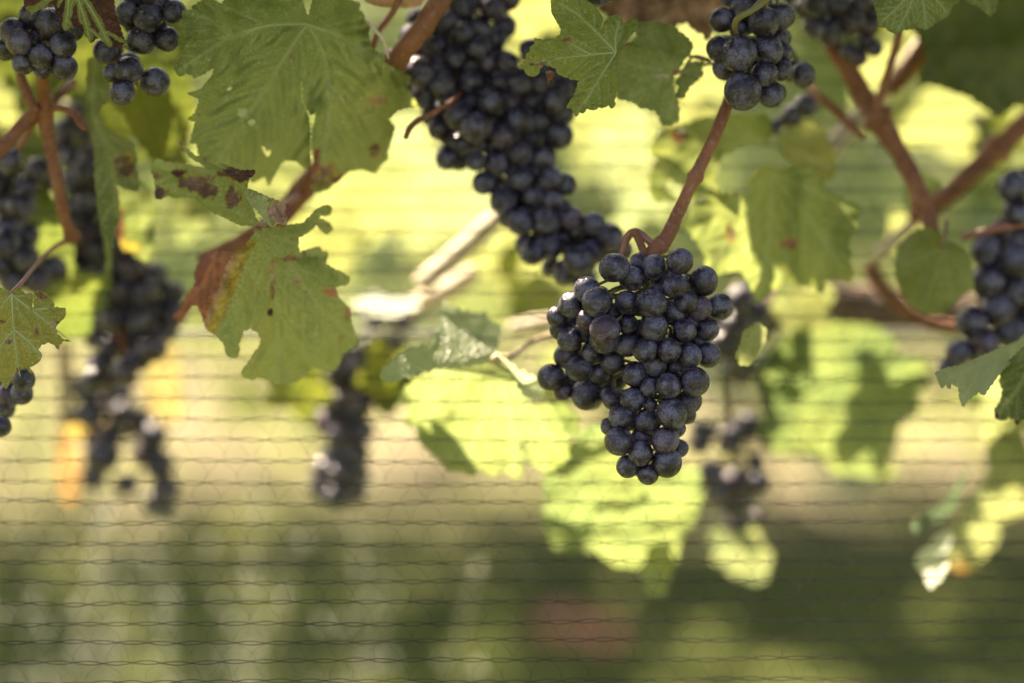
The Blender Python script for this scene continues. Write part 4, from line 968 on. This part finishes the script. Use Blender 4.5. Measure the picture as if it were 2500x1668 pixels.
# ---- rear left shoot
J = Z('F', [(150, 780)])[0]
S = thing('vine_shoot', 'blurred orange-brown rear cane at lower left with yellow leaves', 'vine shoot', P(J[0], J[1], 1.5), 'shoots of the near vine')
cane(S, 'cane', 'F', [(150, 680), (146, 780), (150, 880), (152, 980)], [17, 18, 19, 18], [1.55, 1.55, 1.55, 1.55], mat=M_PALEPET)
cane(S, 'cane', 'F', [(262, 700), (278, 790), (305, 880)], [15, 14, 13], [1.42, 1.42, 1.43])
for i, (u, v, s_, a) in enumerate(((60, 40, 120, 0), (200, 90, 130, 20), (330, 200, 120, -20), (90, 170, 110, 30), (230, 250, 110, 0), (420, 60, 110, 0), (130, 330, 100, -30), (380, 330, 90, 10), (20, 330, 110, 0), (90, 520, 120, 10))):  # leaves added here in a dark green that darkens the upper left like shade
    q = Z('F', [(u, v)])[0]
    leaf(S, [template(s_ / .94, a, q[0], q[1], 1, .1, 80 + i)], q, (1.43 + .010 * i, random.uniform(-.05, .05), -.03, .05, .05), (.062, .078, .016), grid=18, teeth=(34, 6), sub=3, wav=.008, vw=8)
for pts, c, d, lb in (
    ([(330, 800), (400, 790), (420, 880), (425, 960), (380, 975), (335, 930)], (.30, .28, .13), 1.60, 'large pale yellow blurred leaf at lower left'),
    ([(140, 960), (200, 945), (250, 970), (245, 1020), (225, 1045), (195, 1000), (150, 1000)], (.40, .32, .10), 1.56, 'golden yellow curled leaf between blurred loose grapes'),
    ([(135, 1000), (170, 1000), (185, 1070), (175, 1150), (150, 1160), (130, 1110)], (.30, .21, .10), 1.58, 'orange pointed leaf tip hanging at lower left')):
    src = Z('F', pts)
    leaf(S, [src], src[0], (d, .05, .06, 0, 0), c, grid=14, teeth=(30, 5), label=lb, stainfn=lambda u, v, dm, db, de, c=c: (c, 1.0))

# ================================================================== bunches
main = Z('Z9', [(489, 230, 88, 0), (592, 294, 74, .6), (882, 190, 80, 0), (848, 336, 74, .3), (728, 230, 77, 1.2), (388, 436, 86, -.4), (714, 446, 84, -.6), (725, 590, 84, -.3), (434, 600, 86, -.5), (326, 362, 80, .8), (674, 722, 74, -.2), (818, 722, 72, 0), (936, 756, 76, .8), (832, 1104, 88, -.6), (816, 940, 77, -.3), (970, 912, 88, .4), (908, 610, 70, .9), (920, 432, 70, 1.0), (570, 440, 70, 1.2),
                (322, 542, 60, 1.0), (1000, 472, 76, 2.2), (1020, 310, 88, 2.4), (570, 570, 62, 1.4), (430, 655, 84, 1.2), (570, 690, 72, 1.6), (700, 948, 56, .4), (704, 1052, 42, .8), (600, 1020, 72, .8), (612, 866, 74, 1.4), (728, 812, 76, 1.5), (536, 1124, 78, .8), (690, 1150, 76, 1.2), (516, 1270, 80, .4), (646, 1340, 74, .4), (796, 1262, 80, .2), (802, 1394, 90, .4), (570, 1418, 70, 1.2), (690, 1465, 62, 1.2), (650, 1250, 62, 1.4),
                (842, 500, 76, 1.8), (238, 452, 80, 2.2), (1046, 596, 70, 2.8), (1050, 754, 76, 2.4), (1120, 462, 78, 3.4), (148, 525, 62, 3.6), (222, 660, 74, 3.0), (310, 615, 64, 2.6), (352, 735, 62, 3.4), (480, 795, 74, 3.6), (280, 830, 80, 4.2), (400, 860, 64, 4.6), (940, 1030, 72, 2.4), (920, 1110, 56, 2.4), (460, 1180, 52, 2.2), (880, 1310, 52, 2.2), (860, 830, 70, 2.4), (640, 600, 60, 2.6), (110, 885, 80, 5.5), (320, 990, 90, 6.0), (180, 970, 56, 6.4), (940, 560, 60, 2.8), (760, 350, 60, 2.4), (480, 500, 60, 2.8), (860, 1190, 56, 1.9), (200, 760, 72, 4.4), (230, 920, 74, 6.0), (430, 920, 70, 5.0), (340, 900, 66, 5.4), (390, 770, 66, 4.2), (170, 600, 66, 4.2), (500, 900, 66, 3.8), (480, 1020, 62, 3.2), (760, 900, 60, 2.2), (300, 750, 60, 4.6), (1000, 670, 62, 3.0), (880, 900, 60, 2.6), (640, 200, 60, 2.4), (800, 270, 60, 2.2)])
bunch('large dark bunch in sharp focus hanging under the leaning cane', main, 1.200, [(1583, 640, 1.224), (1576, 700, 1.222), (1580, 800, 1.222), (1585, 930, 1.220), (1575, 1050, 1.218), (1572, 1140, 1.216)], fill=42, seed=3, shrivel=.11)
mid = Z('Z3', [(735, 870, 105, -2.5), (830, 710, 98, -1.5), (620, 790, 100, -1.5), (915, 935, 85, -1), (730, 1105, 65, -1.5), (510, 570, 95, -1), (345, 495, 105, -1.5), (1030, 830, 105), (1040, 1040, 95), (1200, 1080, 85), (1265, 700, 85), (440, 320, 90), (590, 400, 85), (630, 985, 72), (1040, 1225, 95), (1240, 1230, 85), (870, 1120, 90), (920, 1370, 95), (1125, 1340, 75), (1035, 560, 100), (380, 660, 90), (640, 230, 82), (545, 150, 85), (745, 330, 90), (940, 430, 82), (890, 560, 72), (1110, 340, 78), (1310, 930, 90), (540, 1080, 85), (610, 1090, 80), (480, 880, 80), (1040, 1510, 95), (1220, 1510, 95), (1260, 1370, 72), (1350, 1260, 72), (1380, 1490, 75), (1540, 1530, 78), (640, 40, 100), (850, 60, 84), (740, -20, 90), (460, 60, 85), (1190, 560, 90), (1150, 820, 85), (1120, 950, 80), (960, 700, 80), (790, 1250, 80), (1330, 620, 75), (700, 560, 80), (760, 990, 60), (1330, 780, 80), (300, 250, 85), (340, 380, 85), (460, 470, 85), (560, 690, 80), (700, 700, 80), (840, 600, 80), (820, 430, 80), (680, 450, 85), (760, 200, 85), (860, 270, 80), (560, 280, 80), (1180, 450, 80), (1300, 500, 78), (1250, 400, 75), (1390, 690, 75), (1400, 560, 70), (300, 600, 80), (440, 790, 80), (560, 930, 80), (1100, 700, 85), (1240, 830, 85), (800, 860, 80), (1240, 960, 80), (980, 1130, 80), (1140, 1180, 80), (840, 1000, 75), (980, 1300, 80), (1190, 1400, 80), (960, 1480, 80), (1130, 1460, 80), (1320, 1430, 75), (1440, 1560, 70), (930, 180, 80), (350, 140, 85), (480, 200, 85), (950, -10, 85), (560, -30, 90)])
mid += Z('F', [(1222, 582, 27), (1262, 565, 32), (1330, 597, 38), (1290, 545, 32), (1350, 522, 28), (1398, 545, 32), (1300, 625, 30), (1250, 515, 32), (1365, 575, 32), (1425, 575, 26), (1340, 640, 28), (1190, 480, 30), (1240, 470, 32), (1310, 520, 26)])
bunch('very long soft-focus dark bunch running down the centre to the sharp bunch', mid, 1.292, [(1120, -20, 1.32), (1180, 200, 1.33), (1250, 400, 1.325), (1330, 540, 1.32), (1400, 640, 1.32)], fill=70, seed=5, bulge=.4)
tr = Z('Z4', [(1320, 430, 140, -1), (1350, 730, 145, -1), (1525, 590, 105, 0), (1560, 400, 108, .2), (1520, 180, 120, .2), (1180, 160, 95, 1.2), (1160, 390, 100, 1.2), (1210, 540, 100, 1.6), (1350, 60, 100, 1.2), (1570, 750, 105, .9), (1640, 130, 110, 1.8), (1660, 560, 84, 1.8), (1670, 420, 80, 2.2), (1330, 230, 80, 2.2), (1640, 310, 80, 2.4), (1250, -40, 90, 1.6), (1470, -20, 90, 2), (1450, 560, 80, 2.6)])
bunch('compact dark bunch of plump grapes at top right, stem in front', tr, 1.222, [(1890, -20, 1.21), (1840, 22, 1.20), (1800, 48, 1.203), (1795, 75, 1.212), (1820, 130, 1.24), (1840, 200, 1.245)], fill=9, seed=6)
bunch('pair of single grapes beside the plump top right bunch', Z('Z4', [(1830, 600, 98), (1750, 570, 90)]), 1.262, [(1905, 100, 1.275), (1940, 140, 1.275), (1950, 180, 1.27)], fill=0, seed=7)
bunch('few small blurred grapes strung under the plump top right bunch', Z('Z4', [(1850, 845, 92), (1745, 920, 86), (1600, 1020, 62), (1680, 960, 60)]), 1.335, [(1990, 250, 1.345), (1950, 280, 1.345), (1890, 310, 1.345)], fill=0, seed=8)
bunch('shaded partly dried bunch at the top, left of the dark green leaf tip', Z('Z5', [(420, 260, 112), (290, 210, 100), (600, 170, 100), (300, 30, 110), (480, 50, 100), (720, 210, 90), (200, 60, 90), (640, 460, 72), (560, 410, 70), (770, 390, 66), (700, 330, 70), (650, 30, 95), (120, -30, 90), (780, 90, 70)]), 1.325, [(2050, -60, 1.35), (2060, 40, 1.35), (2085, 130, 1.345)], fill=8, seed=9, shrivel=.35)
bunch('dark bunch at the top left corner under the purple-blotched leaf', Z('Z1', [(135, 290, 95), (280, 385, 82), (430, 310, 88), (350, 170, 112), (440, 460, 88), (160, 430, 80), (290, 480, 62), (90, 220, 92), (270, 250, 58), (220, 110, 90), (500, 210, 70), (40, 330, 70)]), 1.218, [(130, -20, 1.25), (115, 60, 1.245), (105, 170, 1.24)], fill=8, seed=10)
bunch('dark bunch at the top between the purple-blotched and the big leaf', Z('Z1', [(1015, 125, 100), (975, 270, 98), (880, 95, 92), (1145, 270, 82), (1190, 80, 82), (880, 480, 92), (1060, 560, 98), (835, 630, 88), (720, 350, 85), (770, 500, 62), (1060, -20, 90), (930, -40, 90), (1080, 180, 70)]), 1.224, [(380, -40, 1.25), (345, 60, 1.255), (325, 140, 1.255), (335, 210, 1.25)], fill=5, seed=12)
bunch('dark blurred bunch hanging low behind the narrow pale leaf', [(u, v, r) for u, v, r in auto_bunch_points(Z('F', [(195, 380, 40), (205, 500, 55), (240, 620, 90), (310, 700, 95), (290, 790, 70), (240, 860, 45)]), 34, 31)], 1.40, [(185, 330, 1.41), (240, 560, 1.44), (320, 750, 1.44), (270, 900, 1.43)], fill=18, seed=13)
bunch('loose far-blurred bunch at lower left with trailing single grapes', Z('F', [(280, 950, 34), (235, 1045, 42), (215, 1090, 30), (300, 1112, 20), (350, 1000, 34), (365, 1065, 34), (378, 1120, 30), (370, 1155, 28), (270, 900, 34), (250, 1000, 30), (320, 960, 28), (205, 950, 34), (200, 890, 34), (345, 1040, 30), (220, 1010, 30)]), 1.545, [(250, 900, 1.55), (280, 1020, 1.56), (380, 1150, 1.56)], fill=6, seed=14)
bunch('shaded bunch at the left edge beside the yellow-green veined leaf', Z('F', [(22, 370, 30, -6), (50, 470, 34), (15, 470, 30), (10, 560, 36), (55, 590, 34), (20, 520, 34), (0, 610, 30), (30, 640, 34), (60, 540, 30), (60, 430, 30), (-10, 420, 34), (85, 640, 34), (120, 620, 34), (90, 390, 30)]), 1.325, [(20, 330, 1.33), (25, 480, 1.35), (40, 680, 1.35)], fill=8, seed=15, shrivel=.15)
bunch('small dark bunch tip peeking below the yellow-green veined leaf', Z('Z12', [(150, 590, 76), (140, 680, 72), (60, 690, 78), (20, 770, 76), (0, 890, 66), (-30, 840, 70), (90, 610, 70), (-20, 680, 70), (50, 600, 70)]), 1.235, [(30, 880, 1.25), (30, 960, 1.255), (-5, 1040, 1.25)], fill=5, seed=16)
bunch('few dim grapes behind the forked left cane', Z('F', [(150, 300, 30), (175, 260, 28), (140, 345, 28), (190, 310, 26)]), 1.42, [(160, 250, 1.43), (160, 330, 1.44), (150, 380, 1.43)], fill=2, seed=17)
b9 = Z('F', [(855, 738, 21), (925, 743, 26), (868, 790, 34), (900, 790, 28)]) + [(u, v, r) for u, v, r in auto_bunch_points(Z('F', [(820, 830, 26), (815, 880, 58), (800, 950, 56), (800, 1010, 40), (782, 1080, 48), (770, 1140, 26)]), 34, 41, .6)]
bunch('narrow dark blurred bunch hanging between two leaves at centre left', b9, 1.50, [(985, 740, 1.51), (880, 860, 1.53), (850, 1050, 1.53), (830, 1200, 1.52)], fill=14, seed=18)
bunch('small loose blurred bunch right of the sharp bunch tip', Z('F', [(1715, 980, 31), (1680, 1002, 31), (1735, 1060, 21), (1742, 1107, 25), (1632, 1088, 30), (1645, 1125, 28), (1690, 1110, 36), (1690, 1155, 36), (1695, 1197, 28), (1740, 1187, 18), (1606, 985, 20), (1606, 1020, 22), (1655, 1100, 26), (1715, 1130, 26)]), 1.48, [(1770, 900, 1.49), (1775, 1040, 1.50), (1790, 1150, 1.50), (1800, 1270, 1.50)], fill=5, seed=19)
bunch('shaded bunch cut by the right edge, left grapes rimmed with sun', Z('F', [(2265, 577, 37), (2330, 602, 40), (2266, 645, 38), (2335, 665, 38), (2290, 712, 40), (2230, 738, 36), (2325, 430, 36), (2335, 490, 36), (2345, 545, 36), (2320, 760, 38), (2262, 790, 34), (2200, 810, 30), (2180, 845, 26), (2370, 720, 38), (2360, 420, 36), (2230, 800, 30), (2300, 530, 30), (2370, 640, 38)]), 1.315, [(2480, 480, 1.33), (2440, 620, 1.345), (2400, 800, 1.345)], fill=12, seed=20)
bunch('dark blurred bunch half hidden behind the right of the sharp bunch', Z('F', [(1700, 690, 34), (1735, 720, 34), (1690, 745, 34), (1660, 790, 34), (1700, 805, 36), (1690, 850, 30), (1740, 770, 32), (1650, 740, 34), (1720, 845, 24), (1765, 745, 26)]), 1.43, [(1800, 690, 1.44), (1810, 800, 1.45), (1795, 920, 1.45)], fill=8, seed=22)
bunch('dim bunch at the top edge above the dry brown leaf', Z('Z3', [(1565, -30, 78), (1480, -70, 80), (1640, -60, 70)]) , 1.225, [(1460, -60, 1.235), (1460, -20, 1.24), (1460, 0, 1.24)], fill=0, seed=23)

# ================================================================== bird net and wire
def net_depth(u, v):
    t = max(0.0, (1668 - v) / 1668)
    return 1.224 + .150 * t ** 1.2 + .026 * max(0.0, u / 2500) ** 1.5 + .006 * math.sin(u / 420 + v / 500)
def bird_net():
    root = thing('bird_net', 'fine dark knitted bird net stretched behind the front leaves', 'net', P(1250, 1668, net_depth(1250, 1668)))
    rows = []
    v = -60.0
    while v < 1760:
        rows.append(v)
        v += 53.0 - 5.0 * max(0, v) / 1668 + (len(rows) * 37 % 7 - 3) * 1.3
    du = 72.0
    ups = [i for i in range(-1, 38)]
    def row_v(k, u): return rows[k] + 5 * math.sin(u / 700 + k * .25) + 2.2 * math.sin(u / 190 + k * 1.7) + 4 * noise.noise(Vector((u / 120, k * 3.1, 0)))
    for k in range(len(rows)):
        for strand in (0, 1):
            vv, ff, pts = [], [], []
            for u in np.arange(-90, 2620, 12.0):
                ph = math.pi * u / du + k * math.pi / 2 + strand * math.pi
                w = row_v(k, u) + 4.6 * math.sin(ph)
                pts.append(P(u, w, net_depth(u, w) + .0006 * math.cos(ph)))
            tube_geo(pts, [.00025] * len(pts), 4, vv, ff, caps=False)
            mesh_obj('cord', vv, ff, M_NET, WORLD_AT[root], root)
    vv, ff = [], []
    rnd = random.Random(4)
    for k in range(len(rows) - 1):
        for i in ups:
            u0 = i * du + (du / 2 if k % 2 else 0)
            for sgn in (-1, 1):
                u1 = u0 + sgn * du * .5
                a, c = (u0 + sgn * 4 + rnd.uniform(-9, 9), row_v(k, u0)), (u1 + rnd.uniform(-12, 12), row_v(k + 1, u1))
                if rnd.random() < .14: continue
                bow = sgn * 10 + rnd.uniform(-11, 11)
                pts = [(a[0] + (c[0] - a[0]) * t + bow * math.sin(math.pi * t), a[1] + (c[1] - a[1]) * t) for t in np.linspace(0, 1, 6)]
                tube_geo([P(x, y, net_depth(x, y)) for x, y in pts], [.00008] * 6, 3, vv, ff, caps=False)
    o = mesh_obj('lacing', vv, ff, M_NET, WORLD_AT[root], root)
    o['kind'] = 'stuff'
bird_net()
wp = [P(u, 812 + 3 * math.sin(u / 400), 1.49) for u in range(-600, 3200, 100)]
v, f = tube_geo(wp, [.0016] * len(wp), 8)
w = mesh_obj('trellis_wire', v, f, M_WIRE, wp[0])
tag(w, 'straight galvanised trellis wire behind the bunches', 'wire')

# ================================================================== fallen leaves on the grass
def on_ground(u, v):
    p = P(u, v, 1.0); d = (p - CAM)
    t = -(CAM.z - .02) / d.z
    return CAM + d * t
rnd = random.Random(9)
c0 = on_ground(*Z('F', [(1312, 1510)])[0])
for k in range(2):
    c = c0 + Vector(((-.03, .035)[k], (.05, -.04)[k], .03 + .01 * k))
    v, f = [tuple(c)], []
    s, a0 = rnd.uniform(.045, .06), rnd.uniform(0, 6)
    for i in range(18):
        r = s * (1, .72, .5, .85, .6, .9)[i % 6]
        a = a0 + i * math.pi / 9
        v.append(tuple(c + Vector((r * math.cos(a), r * math.sin(a), .012 * math.sin(2 * a) + .010))))
    for i in range(18): f.append((0, 1 + i, 1 + (i + 1) % 18))
    o = mesh_obj('fallen_leaf', v, f, M_FALLEN, c)
    tag(o, ('reddish fallen leaf on the grass, left half of the blurred pink patch', 'reddish fallen leaf on the grass, right half of the blurred pink patch')[k], 'leaf', 'fallen red leaves on the grass')
